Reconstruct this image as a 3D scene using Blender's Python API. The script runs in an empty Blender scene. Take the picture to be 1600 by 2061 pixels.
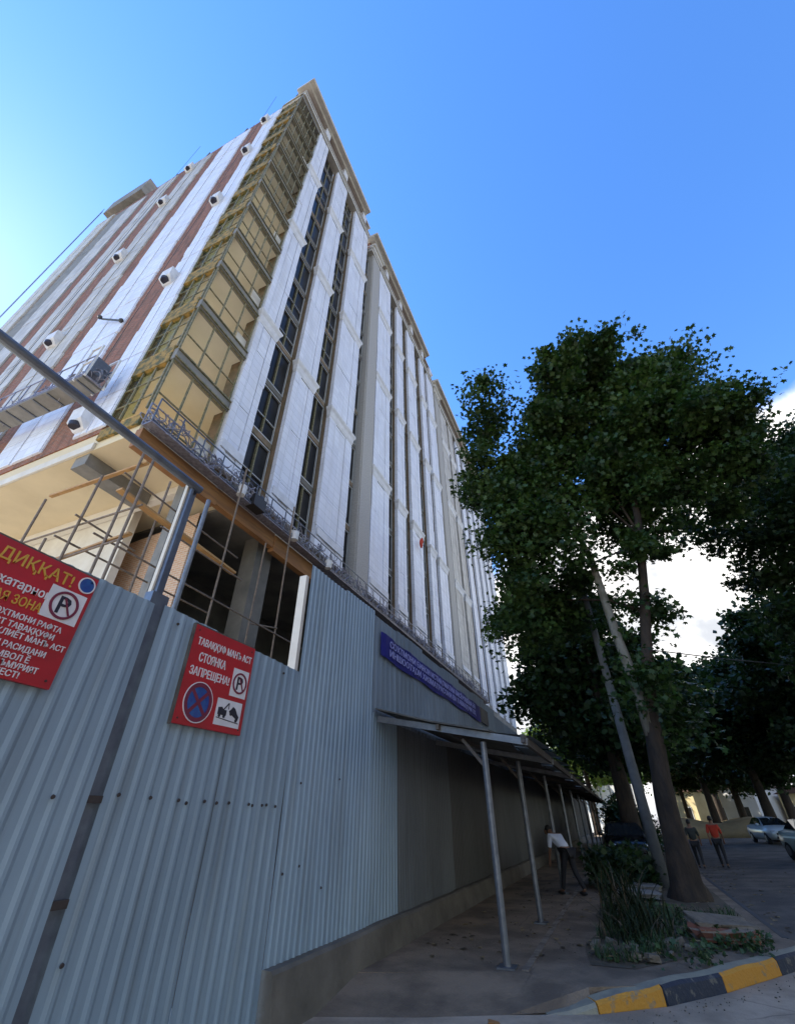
import bpy, bmesh, math, random
import numpy as np
from mathutils import Vector, Matrix, Euler
R = math.radians
rng = np.random.default_rng(7)
random.seed(7)
S = bpy.context.scene
COL = S.collection

# ---------------------------------------------------------------- camera
AZ, PITCH, ROLL, FPX = .404, .621, -.006, 868.0
f_ = Vector((-math.sin(AZ)*math.cos(PITCH), math.cos(AZ)*math.cos(PITCH), math.sin(PITCH)))
r0 = Vector((math.cos(AZ), math.sin(AZ), 0)); u0 = r0.cross(f_)
r_ = r0*math.cos(ROLL)+u0*math.sin(ROLL); u_ = u0*math.cos(ROLL)-r0*math.sin(ROLL)
cam = bpy.data.cameras.new('camera'); camo = bpy.data.objects.new('camera', cam); COL.objects.link(camo)
M = Matrix((r_, u_, -f_)).transposed().to_4x4(); M.translation = Vector((0, 0, 1.6)); camo.matrix_world = M
cam.sensor_fit = 'HORIZONTAL'; cam.sensor_width = 36.0; cam.lens = 36.0*FPX/1600
cam.clip_start = .05; cam.clip_end = 3000
S.camera = camo

# ---------------------------------------------------------------- light
SUN_EL, SUN_AZ = R(42), R(-89.0)          # azimuth measured from +Y towards +X
sd = Vector((math.sin(SUN_AZ)*math.cos(SUN_EL), math.cos(SUN_AZ)*math.cos(SUN_EL), math.sin(SUN_EL)))
sl = bpy.data.lights.new('sun', 'SUN'); sl.energy = 4.8; sl.angle = R(.5); sl.color = (1, .93, .82)
so = bpy.data.objects.new('sun', sl); COL.objects.link(so); so.rotation_euler = sd.to_track_quat('Z', 'Y').to_euler()
so.location = (-40, 0, 60)
W = bpy.data.worlds.new("World"); S.world = W; W.use_nodes = True
nt = W.node_tree; N = nt.nodes; L = nt.links; N.clear()
out = N.new('ShaderNodeOutputWorld'); bg = N.new('ShaderNodeBackground'); bg.inputs[1].default_value = .15
sky = N.new('ShaderNodeTexSky'); sky.sky_type = 'NISHITA'; sky.sun_disc = False
sky.sun_elevation = SUN_EL; sky.sun_rotation = SUN_AZ; sky.air_density = 1.0; sky.dust_density = .06; sky.ozone_density = 1.6
hs = N.new('ShaderNodeHueSaturation'); hs.inputs['Hue'].default_value = .509; hs.inputs['Saturation'].default_value = 1.28; hs.inputs['Value'].default_value = 1.25
L.new(sky.outputs[0], hs.inputs['Color'])
tc = N.new('ShaderNodeTexCoord'); sep = N.new('ShaderNodeSeparateXYZ'); L.new(tc.outputs['Generated'], sep.inputs[0])
def wm(op, a, b=None, c=None):
    n = N.new('ShaderNodeMath'); n.operation = op; n.use_clamp = False
    for i, v in enumerate((a, b, c)):
        if v is None: continue
        if isinstance(v, (int, float)): n.inputs[i].default_value = v
        else: L.new(v, n.inputs[i])
    return n.outputs[0]
def wramp(v, a, b):
    n = N.new('ShaderNodeMapRange'); n.interpolation_type = 'SMOOTHSTEP'
    L.new(v, n.inputs[0]); n.inputs[1].default_value = a; n.inputs[2].default_value = b
    return n.outputs[0]
cn = N.new('ShaderNodeTexNoise'); cn.inputs['Scale'].default_value = 2.6; cn.inputs['Detail'].default_value = 7; cn.inputs['Roughness'].default_value = .58
L.new(tc.outputs['Generated'], cn.inputs['Vector'])
def hdot(deg): return wm('ADD', wm('MULTIPLY', sep.outputs[0], math.sin(R(deg))), wm('MULTIPLY', sep.outputs[1], math.cos(R(deg))))
# a cumulus bank over the end of the street, and broken cloud added out of view, right of and behind the viewer, as neutral fill
nz_ = wm('MULTIPLY', wm('SUBTRACT', cn.outputs[0], .5), 1.3)
qa = wm('SUBTRACT', sep.outputs[2], wm('MULTIPLY', hdot(42), .55))
bank = wm('MULTIPLY', wramp(qa, .27, .08), wramp(hdot(30), .45, .8))
fill_cloud = wm('MULTIPLY', wramp(hdot(125), .05, .5), .54)
msk = wramp(wm('ADD', wm('MAXIMUM', bank, fill_cloud), nz_), .42, .74)
mx = N.new('ShaderNodeMix'); mx.data_type = 'RGBA'; L.new(msk, mx.inputs[0]); L.new(hs.outputs[0], mx.inputs[6]); c2n = N.new('ShaderNodeTexNoise'); c2n.inputs['Scale'].default_value = 5.5; c2n.inputs['Detail'].default_value = 8; c2n.inputs['Roughness'].default_value = .6
L.new(tc.outputs['Generated'], c2n.inputs['Vector'])
cmx = N.new('ShaderNodeMix'); cmx.data_type = 'RGBA'; L.new(wramp(c2n.outputs[0], .36, .56), cmx.inputs[0]); cmx.inputs[6].default_value = (2.35, 2.45, 2.65, 1); cmx.inputs[7].default_value = (4.9, 4.8, 4.7, 1)
L.new(cmx.outputs[2], mx.inputs[7])
L.new(mx.outputs[2], bg.inputs[0]); L.new(bg.outputs[0], out.inputs[0])
S.view_settings.view_transform = 'Standard'; S.view_settings.look = 'None'; S.view_settings.gamma = 1; S.view_settings.use_curve_mapping = False
S.view_settings.exposure = 1.24
S.cycles.max_bounces = 8; S.cycles.diffuse_bounces = 5

# ---------------------------------------------------------------- materials
def mat(name, c1, c2=None, scale=4., rough=.7, metal=0., bump=0., bscale=None, detail=5., stretch=(1, 1, 1), spec=.5, pos=(.35, .65)):
    m = bpy.data.materials.new(name); m.use_nodes = True
    n = m.node_tree.nodes; l = m.node_tree.links; b = n['Principled BSDF']
    b.inputs['Roughness'].default_value = rough; b.inputs['Metallic'].default_value = metal
    b.inputs['Specular IOR Level'].default_value = spec
    c2 = c2 or tuple(x*.8 for x in c1)
    t = n.new('ShaderNodeTexCoord'); mp = n.new('ShaderNodeMapping'); mp.inputs['Scale'].default_value = stretch
    l.new(t.outputs['Object'], mp.inputs['Vector'])
    no = n.new('ShaderNodeTexNoise'); no.inputs['Scale'].default_value = scale; no.inputs['Detail'].default_value = detail; no.inputs['Roughness'].default_value = .62
    l.new(mp.outputs[0], no.inputs['Vector'])
    cr = n.new('ShaderNodeValToRGB'); cr.color_ramp.elements[0].position = pos[0]; cr.color_ramp.elements[1].position = pos[1]
    cr.color_ramp.elements[0].color = (*c1, 1); cr.color_ramp.elements[1].color = (*c2, 1)
    l.new(no.outputs[0], cr.inputs[0]); l.new(cr.outputs[0], b.inputs['Base Color'])
    if bump:
        n2 = n.new('ShaderNodeTexNoise'); n2.inputs['Scale'].default_value = bscale or scale*6; n2.inputs['Detail'].default_value = 4
        l.new(mp.outputs[0], n2.inputs['Vector'])
        bp = n.new('ShaderNodeBump'); bp.inputs['Strength'].default_value = bump; bp.inputs['Distance'].default_value = .03
        l.new(n2.outputs[0], bp.inputs['Height']); l.new(bp.outputs[0], b.inputs['Normal'])
    return m
def bricky(name, a, b_, mortar, w, h, ms=.01, rough=.8, bump=.4, off=.5, dirt=.25, dscale=1.2, dcol=(.12, .1, .09)):
    m = bpy.data.materials.new(name); m.use_nodes = True
    n = m.node_tree.nodes; l = m.node_tree.links; p = n['Principled BSDF']; p.inputs['Roughness'].default_value = rough
    t = n.new('ShaderNodeTexCoord'); s = n.new('ShaderNodeSeparateXYZ'); l.new(t.outputs['Object'], s.inputs[0])
    ad = n.new('ShaderNodeMath'); ad.operation = 'ADD'; l.new(s.outputs[0], ad.inputs[0]); l.new(s.outputs[1], ad.inputs[1])
    cb = n.new('ShaderNodeCombineXYZ'); l.new(ad.outputs[0], cb.inputs[0]); l.new(s.outputs[2], cb.inputs[1])
    br = n.new('ShaderNodeTexBrick'); l.new(cb.outputs[0], br.inputs['Vector']); br.offset = off
    br.inputs['Color1'].default_value = (*a, 1); br.inputs['Color2'].default_value = (*b_, 1); br.inputs['Mortar'].default_value = (*mortar, 1)
    br.inputs['Scale'].default_value = 1; br.inputs['Brick Width'].default_value = w; br.inputs['Row Height'].default_value = h
    br.inputs['Mortar Size'].default_value = ms; br.inputs['Bias'].default_value = -.1
    no = n.new('ShaderNodeTexNoise'); no.inputs['Scale'].default_value = dscale; no.inputs['Detail'].default_value = 6; mpd = n.new('ShaderNodeMapping'); mpd.inputs['Scale'].default_value = (1.6, 1.6, .3); l.new(t.outputs['Object'], mpd.inputs['Vector']); l.new(mpd.outputs[0], no.inputs['Vector'])
    rp = n.new('ShaderNodeMapRange'); rp.inputs[1].default_value = .45; rp.inputs[2].default_value = .75; rp.inputs[4].default_value = dirt; l.new(no.outputs[0], rp.inputs[0])
    mx = n.new('ShaderNodeMix'); mx.data_type = 'RGBA'; l.new(rp.outputs[0], mx.inputs[0]); l.new(br.outputs['Color'], mx.inputs[6]); mx.inputs[7].default_value = (*dcol, 1)
    l.new(mx.outputs[2], p.inputs['Base Color'])
    bp = n.new('ShaderNodeBump'); bp.inputs['Strength'].default_value = bump; bp.inputs['Distance'].default_value = .01; bp.invert = True
    l.new(br.outputs['Fac'], bp.inputs['Height']); l.new(bp.outputs[0], p.inputs['Normal'])
    return m
def leafmat(name, a, b_, c):
    m = mat(name, a, b_, scale=1.1, rough=.5, spec=.35, pos=(.38, .62), detail=6)
    n = m.node_tree.nodes; l = m.node_tree.links
    tr = n.new('ShaderNodeBsdfTranslucent'); tr.inputs[0].default_value = (*c, 1)
    mx = n.new('ShaderNodeMixShader'); mx.inputs[0].default_value = .22
    l.new(n['Principled BSDF'].outputs[0], mx.inputs[1]); l.new(tr.outputs[0], mx.inputs[2]); l.new(mx.outputs[0], n['Material Output'].inputs[0])
    return m
m_white = bricky('white_tile_cladding', (.70, .725, .80), (.62, .645, .73), (.47, .49, .54), .62, .42, .012, .55, .35, 0., .55, 1.1, (.50, .50, .52))
m_cream = bricky('cream_tile_cladding', (.52, .50, .46), (.42, .40, .37), (.30, .29, .27), .9, .6, .012, .65, .3, 0., .8, 1.6, (.26, .235, .20))
m_trim = mat('white_moulding', (.66, .67, .70), (.54, .55, .58), 3, .6, bump=.15)
m_beam = mat('cream_moulding', (.54, .52, .47), (.42, .40, .36), 2, .65, bump=.15)
m_brick = bricky('red_brick', (.30, .10, .05), (.17, .06, .032), (.26, .20, .15), .26, .085, .011, .9, 1., .5, .9, 3.2, (.095, .055, .035))
m_brick2 = bricky('tan_brick', (.62, .38, .25), (.52, .30, .19), (.64, .55, .44), .27, .09, .014, .9, .7, .5, .2, 1.5, (.5, .42, .32))
m_conc = mat('grey_concrete', (.24, .23, .21), (.16, .155, .14), 1.3, .85, bump=.25, bscale=9)
m_pier = mat('speckled_grey_stone', (.40, .38, .35), (.28, .27, .25), 14, .7, bump=.1)
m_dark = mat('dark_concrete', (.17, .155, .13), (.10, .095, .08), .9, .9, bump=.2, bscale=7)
m_plaster = mat('beige_plaster', (.70, .66, .57), (.62, .58, .50), .8, .85, bump=.12, bscale=12)
m_soffit = mat('beige_soffit', (.66, .55, .36), (.58, .48, .31), .6, .85, bump=.1, bscale=10)
m_soffit2 = mat('grey_beige_soffit', (.70, .66, .56), (.62, .58, .49), .6, .85, bump=.1, bscale=10)
m_wallwh = mat('pale_plaster', (.66, .62, .54), (.55, .50, .42), 1.1, .85, bump=.12)
m_ochre = mat('ochre_insulation_board', (.34, .21, .055), (.085, .085, .035), 3.5, .9, bump=.8, bscale=16, pos=(.42, .58), detail=8)
m_rust = mat('rusty_edge_board', (.34, .16, .05), (.20, .09, .035), 2.2, .75, bump=.15, stretch=(1, .3, 3))
m_wood = mat('raw_timber', (.46, .26, .09), (.32, .17, .06), 5, .75, bump=.2, stretch=(1, .25, 4))
m_glass = mat('dark_window_glass', (.026, .025, .024), (.012, .012, .013), .7, .3, spec=.12)
m_glassg = mat('greenish_glass', (.16, .19, .13), (.11, .14, .09), .8, .15, spec=.6)
def thinglass(m, f=.88):
    n = m.node_tree.nodes; l = m.node_tree.links; t = n.new('ShaderNodeBsdfTransparent'); t.inputs[0].default_value = (.86, .92, .80, 1)
    x = n.new('ShaderNodeMixShader'); x.inputs[0].default_value = f; l.new(n['Principled BSDF'].outputs[0], x.inputs[1]); l.new(t.outputs[0], x.inputs[2]); l.new(x.outputs[0], n['Material Output'].inputs[0])
thinglass(m_glassg)
m_frame = mat('aluminium_window_frame', (.50, .50, .47), (.42, .42, .40), 5, .45, .3)
m_tape = mat('taped_window_frame', (.22, .185, .10), (.115, .115, .06), 9, .7, pos=(.45, .55))
m_reveal = mat('raw_block_reveal', (.24, .165, .105), (.14, .115, .07), 3, .9, bump=.5, bscale=14)
m_steel = mat('blue_grey_painted_steel', (.13, .15, .18), (.09, .10, .13), 6, .45, .4, bump=.06)
m_galv = mat('galvanised_steel_post', (.19, .20, .215), (.12, .13, .145), 7, .45, .5)
m_pole = mat('scaffold_tube', (.23, .17, .12), (.13, .10, .075), 9, .65, .3, bump=.1)
def sheetmat(name, c1, c2, rough, metal):
    m = mat(name, c1, c2, 1.1, rough, metal, bump=.12, bscale=2.2, stretch=(1, 1, .45), detail=8)
    n = m.node_tree.nodes; l = m.node_tree.links; b = n['Principled BSDF']; src = b.inputs['Base Color'].links[0].from_socket
    t = n['Texture Coordinate']; mp = n.new('ShaderNodeMapping'); mp.inputs['Scale'].default_value = (1, 5, .22); l.new(t.outputs['Object'], mp.inputs['Vector'])
    no = n.new('ShaderNodeTexNoise'); no.inputs['Scale'].default_value = 1.6; no.inputs['Detail'].default_value = 8; l.new(mp.outputs[0], no.inputs['Vector'])
    mr = n.new('ShaderNodeMapRange'); mr.inputs[1].default_value = .52; mr.inputs[2].default_value = .78; mr.inputs[4].default_value = .55; l.new(no.outputs[0], mr.inputs[0])
    mx = n.new('ShaderNodeMix'); mx.data_type = 'RGBA'; l.new(mr.outputs[0], mx.inputs[0]); l.new(src, mx.inputs[6]); mx.inputs[7].default_value = (c2[0]*.62, c2[1]*.52, c2[2]*.42, 1)
    oi = n.new('ShaderNodeObjectInfo'); m2 = n.new('ShaderNodeMapRange'); m2.inputs[3].default_value = .84; m2.inputs[4].default_value = 1.12; l.new(oi.outputs['Random'], m2.inputs[0])
    hv = n.new('ShaderNodeHueSaturation'); l.new(m2.outputs[0], hv.inputs['Value']); l.new(mx.outputs[2], hv.inputs['Color']); l.new(hv.outputs[0], b.inputs['Base Color'])
    return m
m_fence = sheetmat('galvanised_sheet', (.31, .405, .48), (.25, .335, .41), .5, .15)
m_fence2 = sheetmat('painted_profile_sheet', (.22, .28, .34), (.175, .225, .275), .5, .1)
m_fence_shade = sheetmat('canopy_shade_dark_sheet', (.085, .083, .078), (.06, .058, .054), .6, .05)  # deep shade under the canopy, put into the sheet colour
m_fence_midshade = sheetmat('canopy_shade_mid_sheet', (.15, .165, .175), (.11, .12, .13), .55, .08)  # half-way tone of the same painted canopy shade
m_bolt = mat('rusty_bolt', (.07, .055, .05), None, 20, .7, .4)
m_void = mat('shadow_grey_steel', (.05, .055, .06), None, 6, .7)
m_red = mat('red_sign_paint', (.46, .012, .02), (.34, .014, .018), 2.4, .5, bump=.05, bscale=4)
m_yel = mat('yellow_lettering', (.62, .36, .05), (.55, .30, .04), 8, .5)
m_wht = mat('white_lettering', (.72, .70, .70), (.64, .62, .62), 8, .5)
m_black = mat('black_print', (.018, .016, .03), None, 8, .5)
m_ring = mat('dark_red_ring', (.19, .02, .05), None, 8, .5)
m_blue = mat('sign_blue', (.012, .035, .22), (.02, .10, .30), 9, .4)
m_ban = mat('deep_blue_vinyl', (.012, .014, .22), (.006, .008, .13), 1.5, .5)
m_bant = mat('pale_lilac_lettering', (.34, .36, .66), (.27, .29, .58), 8, .55)
m_asph = mat('worn_asphalt', (.13, .11, .092), (.065, .058, .05), .9, .9, bump=.6, bscale=60, detail=12, pos=(.4, .6))
m_conc_road = mat('dusty_concrete_road', (.48, .37, .265), (.29, .225, .16), .9, .9, bump=.5, bscale=40, detail=12, pos=(.4, .6))
m_walk = mat('dusty_pavement', (.255, .19, .13), (.135, .10, .07), 1.1, .92, bump=.6, bscale=35, detail=12, pos=(.4, .6))
m_lot = mat('sandy_building_site', (.56, .50, .41), (.47, .41, .33), .2, .95, bump=.4, bscale=3)
m_border = mat('worn_paving_border', (.26, .215, .165), (.14, .11, .085), 3, .9, bump=.5, bscale=25, detail=10, pos=(.42, .58))
def cracks(m, sc, w, dark):
    n = m.node_tree.nodes; l = m.node_tree.links; b = n['Principled BSDF']; src = b.inputs['Base Color'].links[0].from_socket
    t = n['Texture Coordinate']; no = n.new('ShaderNodeTexNoise'); no.inputs['Scale'].default_value = 2.2; no.inputs['Detail'].default_value = 6; l.new(t.outputs['Object'], no.inputs['Vector'])
    ml = n.new('ShaderNodeMix'); ml.data_type = 'RGBA'; ml.inputs[0].default_value = .12; l.new(t.outputs['Object'], ml.inputs[6]); l.new(no.outputs['Color'], ml.inputs[7])
    vo = n.new('ShaderNodeTexVoronoi'); vo.feature = 'DISTANCE_TO_EDGE'; vo.inputs['Scale'].default_value = sc; l.new(ml.outputs[2], vo.inputs['Vector'])
    mr = n.new('ShaderNodeMapRange'); mr.inputs[1].default_value = 0; mr.inputs[2].default_value = w; mr.inputs[3].default_value = dark; mr.inputs[4].default_value = 0; l.new(vo.outputs['Distance'], mr.inputs[0])
    ng = n.new('ShaderNodeTexNoise'); ng.inputs['Scale'].default_value = .7; l.new(t.outputs['Object'], ng.inputs['Vector']); gr = n.new('ShaderNodeMapRange'); gr.inputs[1].default_value = .5; gr.inputs[2].default_value = .68; l.new(ng.outputs[0], gr.inputs[0])
    gm = n.new('ShaderNodeMath'); gm.operation = 'MULTIPLY'; l.new(mr.outputs[0], gm.inputs[0]); l.new(gr.outputs[0], gm.inputs[1])
    mx = n.new('ShaderNodeMix'); mx.data_type = 'RGBA'; l.new(gm.outputs[0], mx.inputs[0]); l.new(src, mx.inputs[6]); mx.inputs[7].default_value = (.03, .025, .02, 1); l.new(mx.outputs[2], b.inputs['Base Color'])
cracks(m_walk, .75, .007, .6); cracks(m_asph, .4, .006, .5); cracks(m_conc_road, .5, .006, .6)
m_soil = mat('dry_soil', (.13, .10, .065), (.06, .05, .035), 1.6, .95, bump=.9, bscale=14, detail=9)
m_kerby = mat('yellow_kerb_paint', (.52, .24, .028), (.30, .20, .10), 7, .75, bump=.5, bscale=25, detail=10, pos=(.56, .62))
m_kerbd = mat('dark_blue_kerb_paint', (.022, .03, .05), (.13, .125, .11), 7, .7, bump=.5, bscale=25, detail=10, pos=(.57, .63))
m_kerbt = mat('worn_kerb_stone', (.34, .31, .22), (.24, .22, .17), 4, .85, bump=.4, bscale=25)
m_grass = mat('low_grass', (.040, .085, .022), (.022, .045, .012), 3, .6)
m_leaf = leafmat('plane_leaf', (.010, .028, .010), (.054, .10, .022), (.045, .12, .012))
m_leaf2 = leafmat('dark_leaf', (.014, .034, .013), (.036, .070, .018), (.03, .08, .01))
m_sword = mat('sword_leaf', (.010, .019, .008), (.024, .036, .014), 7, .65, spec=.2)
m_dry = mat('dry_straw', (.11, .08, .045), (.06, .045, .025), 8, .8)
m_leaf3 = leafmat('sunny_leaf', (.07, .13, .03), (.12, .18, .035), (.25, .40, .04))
m_bark = mat('dark_bark', (.05, .032, .019), (.018, .013, .009), 5, .9, bump=.9, bscale=14, stretch=(1, 1, .35))
m_pbark = mat('pale_plane_bark', (.20, .185, .15), (.10, .09, .065), 5, .85, bump=.3, stretch=(1, 1, .5))
m_lamp = mat('grey_concrete_pole', (.17, .175, .18), (.12, .125, .13), 4, .8, bump=.1)
m_roofsh = mat('canopy_sheet', (.13, .13, .12), (.075, .07, .06), 2, .7, .2, bump=.2)
m_tim = mat('grey_weathered_timber', (.12, .105, .09), (.07, .06, .052), 4, .85, bump=.2)
m_skin = mat('skin', (.20, .10, .06), None, 10, .55)
m_hair = mat('black_hair', (.012, .01, .01), None, 20, .6)
m_shirtw = mat('white_cotton', (.66, .70, .80), (.58, .62, .72), 6, .85)
m_shirtr = mat('red_cotton', (.42, .035, .012), (.33, .025, .01), 6, .85)
m_shirtd = mat('dark_green_cotton', (.03, .035, .032), (.02, .024, .022), 6, .85)
m_trous = mat('black_trousers', (.018, .018, .022), None, 6, .85)
m_carw = mat('pearl_white_car_paint', (.62, .68, .70), (.60, .66, .68), 1, .22, .1)
m_carg = mat('pale_green_car_paint', (.50, .60, .55), (.48, .58, .53), 1, .22, .1)
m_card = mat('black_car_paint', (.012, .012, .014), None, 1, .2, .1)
m_carglass = mat('car_glass', (.02, .024, .028), None, 1, .05, spec=.8)
m_tyre = mat('tyre_rubber', (.015, .015, .016), None, 10, .85)
m_lens = mat('headlamp_lens', (.6, .63, .66), None, 5, .1, .3)
m_plastic = mat('black_plastic', (.02, .02, .022), None, 10, .5)
m_rubble = mat('broken_stone', (.20, .165, .125), (.12, .10, .075), 6, .9, bump=.6, bscale=18)
m_bucket = mat('white_plastic', (.66, .66, .66), (.56, .56, .55), 6, .5)
m_cradle = mat('grey_cradle_steel', (.30, .30, .34), (.17, .16, .20), 9, .5, .5)
m_farw = mat('sunlit_render', (.62, .62, .60), (.54, .54, .52), 1, .8)
m_fary = mat('sunlit_yellow_render', (.60, .50, .28), (.52, .42, .22), 1, .8)
m_roofr = mat('rusty_red_roof', (.12, .06, .045), (.09, .05, .04), 3, .8)
m_dead = mat('dry_bank_soil', (.30, .22, .11), (.20, .15, .07), .6, .95, bump=.6)

# ---------------------------------------------------------------- mesh helpers
ROOT = {}
class MB:
    def __init__(s): s.v = []; s.f = []; s.mi = []; s.cur = 0
    def add(s, vs, fs):
        o = len(s.v); s.v += [tuple(v) for v in vs]
        for f in fs: s.f.append(tuple(i+o for i in f)); s.mi.append(s.cur)
        return s
    def box(s, x0, x1, y0, y1, z0, z1):
        x0, x1 = min(x0, x1), max(x0, x1); y0, y1 = min(y0, y1), max(y0, y1)
        return s.add([(x0, y0, z0), (x1, y0, z0), (x1, y1, z0), (x0, y1, z0), (x0, y0, z1), (x1, y0, z1), (x1, y1, z1), (x0, y1, z1)],
                     [(0, 3, 2, 1), (4, 5, 6, 7), (0, 1, 5, 4), (1, 2, 6, 5), (2, 3, 7, 6), (3, 0, 4, 7)])
    def bar(s, p, q, w, h, up=(0, 0, 1)):
        p, q = Vector(p), Vector(q); d = (q-p).normalized(); a = d.cross(Vector(up))
        if a.length < 1e-4: a = d.cross(Vector((1, 0, 0)))
        a.normalize(); b = a.cross(d); vs = []
        for e in (p, q):
            for i, j in ((-1, -1), (1, -1), (1, 1), (-1, 1)): vs.append(e+a*(i*w/2)+b*(j*h/2))
        return s.add(vs, [(0, 1, 2, 3), (7, 6, 5, 4), (0, 4, 5, 1), (1, 5, 6, 2), (2, 6, 7, 3), (3, 7, 4, 0)])
    def tube(s, pts, rad, n=8, cap=True):
        pts = [Vector(p) for p in pts]; m = len(pts)
        if isinstance(rad, (int, float)): rad = [rad]*m
        vs = []; ref = None
        for i, p in enumerate(pts):
            d = (pts[min(i+1, m-1)]-pts[max(i-1, 0)]).normalized()
            if ref is None: ref = Vector((1, 0, 0)) if abs(d.x) < .8 else Vector((0, 1, 0))
            a = (ref-d*ref.dot(d)).normalized(); ref = a; b = d.cross(a)
            for k in range(n):
                t = 2*math.pi*k/n; vs.append(p+a*(math.cos(t)*rad[i])+b*(math.sin(t)*rad[i]))
        fs = [(i*n+k, i*n+(k+1) % n, (i+1)*n+(k+1) % n, (i+1)*n+k) for i in range(m-1) for k in range(n)]
        if cap: fs += [tuple(range(n-1, -1, -1)), tuple((m-1)*n+k for k in range(n))]
        return s.add(vs, fs)
    def prism_x(s, poly, x0, x1):           # polygon in (y, z), counter-clockwise seen from +X
        n = len(poly)
        return s.add([(x1, y, z) for y, z in poly]+[(x0, y, z) for y, z in poly],
                     [tuple(range(n)), tuple(range(2*n-1, n-1, -1))]+[(i, n+i, n+(i+1) % n, (i+1) % n) for i in range(n)])
    def prism_y(s, poly, y0, y1):           # polygon in (x, z)
        n = len(poly)
        return s.add([(x, y0, z) for x, z in poly]+[(x, y1, z) for x, z in poly],
                     [tuple(range(n)), tuple(range(2*n-1, n-1, -1))]+[(i, n+i, n+(i+1) % n, (i+1) % n) for i in range(n)])
    def loft(s, rings, closed=True, cap=True):
        n = len(rings[0]); vs = [p for r in rings for p in r]; fs = []
        for i in range(len(rings)-1):
            for k in range(n if closed else n-1): fs.append((i*n+k, i*n+(k+1) % n, (i+1)*n+(k+1) % n, (i+1)*n+k))
        if cap: fs += [tuple(range(n-1, -1, -1)), tuple((len(rings)-1)*n+k for k in range(n))]
        return s.add(vs, fs)
    def ball(s, c, rx, ry, rz, n=12, m=8):
        vs = []; fs = []
        for i in range(m+1):
            a = math.pi*i/m
            for k in range(n):
                t = 2*math.pi*k/n; vs.append((c[0]+rx*math.sin(a)*math.cos(t), c[1]+ry*math.sin(a)*math.sin(t), c[2]+rz*math.cos(a)))
        for i in range(m):
            for k in range(n): fs.append((i*n+k, (i+1)*n+k, (i+1)*n+(k+1) % n, i*n+(k+1) % n))
        return s.add(vs, fs)
    def build(s, name, mt, parent=None, local=False, smooth=False, tagd=None):
        me = bpy.data.meshes.new(name)
        off = Vector((0, 0, 0)) if (local or parent is None) else ROOT[parent.name]
        me.from_pydata([tuple(Vector(v)-off) for v in s.v], [], s.f)
        mts = mt if isinstance(mt, (list, tuple)) else [mt]
        for x in mts: me.materials.append(x)
        if len(mts) > 1: me.polygons.foreach_set('material_index', s.mi)
        me.validate()
        bm = bmesh.new(); bm.from_mesh(me); bmesh.ops.recalc_face_normals(bm, faces=bm.faces); bm.to_mesh(me); bm.free()
        if smooth: me.polygons.foreach_set('use_smooth', [True]*len(me.polygons))
        return link(name, me, parent, tagd)
def link(name, me, parent=None, tagd=None):
    o = bpy.data.objects.new(name, me); COL.objects.link(o)
    if parent is not None:
        o.parent = parent; ROOT[o.name] = ROOT[parent.name]
    if tagd: tag(o, *tagd)
    return o
def tag(o, label=None, cat=None, group=None, kind=None):
    if label: o['label'] = label
    if cat: o['category'] = cat
    if group: o['group'] = group
    if kind: o['kind'] = kind
    return o
def thing(name, label, cat, loc=(0, 0, 0), rz=0., group=None):
    o = bpy.data.objects.new(name, None); COL.objects.link(o); o.location = loc; o.rotation_euler = (0, 0, rz); o.empty_display_size = .2
    ROOT[o.name] = Vector(loc); tag(o, label, cat, group); return o
def struct(o): o['kind'] = 'structure'; return o
def copy_tree(o, parent=None):
    c = o.copy(); COL.objects.link(c)
    if parent is not None: c.parent = parent
    ROOT[c.name] = ROOT[o.name]
    for ch in list(o.children): copy_tree(ch, c)
    return c
def text_mb(mb, txt, size, y0, z0, x, width=None, align='LEFT', thick=.004):
    cu = bpy.data.curves.new('lettering', 'FONT'); cu.body = txt; cu.size = size; cu.extrude = thick; cu.align_x = 'LEFT'; cu.resolution_u = 2; cu.offset = size*.010
    o = bpy.data.objects.new('lettering', cu); COL.objects.link(o)
    dg = bpy.context.evaluated_depsgraph_get(); me = bpy.data.meshes.new_from_object(o.evaluated_get(dg))
    vs = np.array([v.co[:] for v in me.vertices]); fs = [tuple(p.vertices) for p in me.polygons]
    bpy.data.objects.remove(o); bpy.data.curves.remove(cu)
    if len(vs) == 0: return
    lo, hi = vs[:, 0].min(), vs[:, 0].max(); k = (width/(hi-lo)) if width else 1.
    if align == 'RIGHT': yy = y0-(hi-vs[:, 0])*k
    elif align == 'CENTER': yy = y0+(vs[:, 0]-(lo+hi)/2)*k
    else: yy = y0+(vs[:, 0]-lo)*k
    mb.add([(x+v[2], a, z0+v[1]) for v, a in zip(vs, yy)], fs); bpy.data.meshes.remove(me)
def disc(cy, cz, r, n=28): return [(cy+r*math.cos(2*math.pi*k/n), cz+r*math.sin(2*math.pi*k/n)) for k in range(n)]
def ring(mb, cy, cz, r0, r1, x0, x1, n=32):
    o = len(mb.v); vs = []
    for k in range(n):
        t = 2*math.pi*k/n; c, s_ = math.cos(t), math.sin(t)
        vs += [(x1, cy+r0*c, cz+r0*s_), (x1, cy+r1*c, cz+r1*s_), (x0, cy+r1*c, cz+r1*s_), (x0, cy+r0*c, cz+r0*s_)]
    fs = []
    for k in range(n):
        a, b = 4*k, 4*((k+1) % n)
        for i in range(4): fs.append((a+i, b+i, b+(i+1) % 4, a+(i+1) % 4))
    mb.add(vs, fs)
def strip2(mb, p, q, w, x0, x1):
    p, q = np.array(p, float), np.array(q, float); d = (q-p)/np.linalg.norm(q-p); n = np.array([-d[1], d[0]])*w/2
    mb.prism_x([tuple(p-n), tuple(q-n), tuple(q+n), tuple(p+n)], x0, x1)

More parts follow.
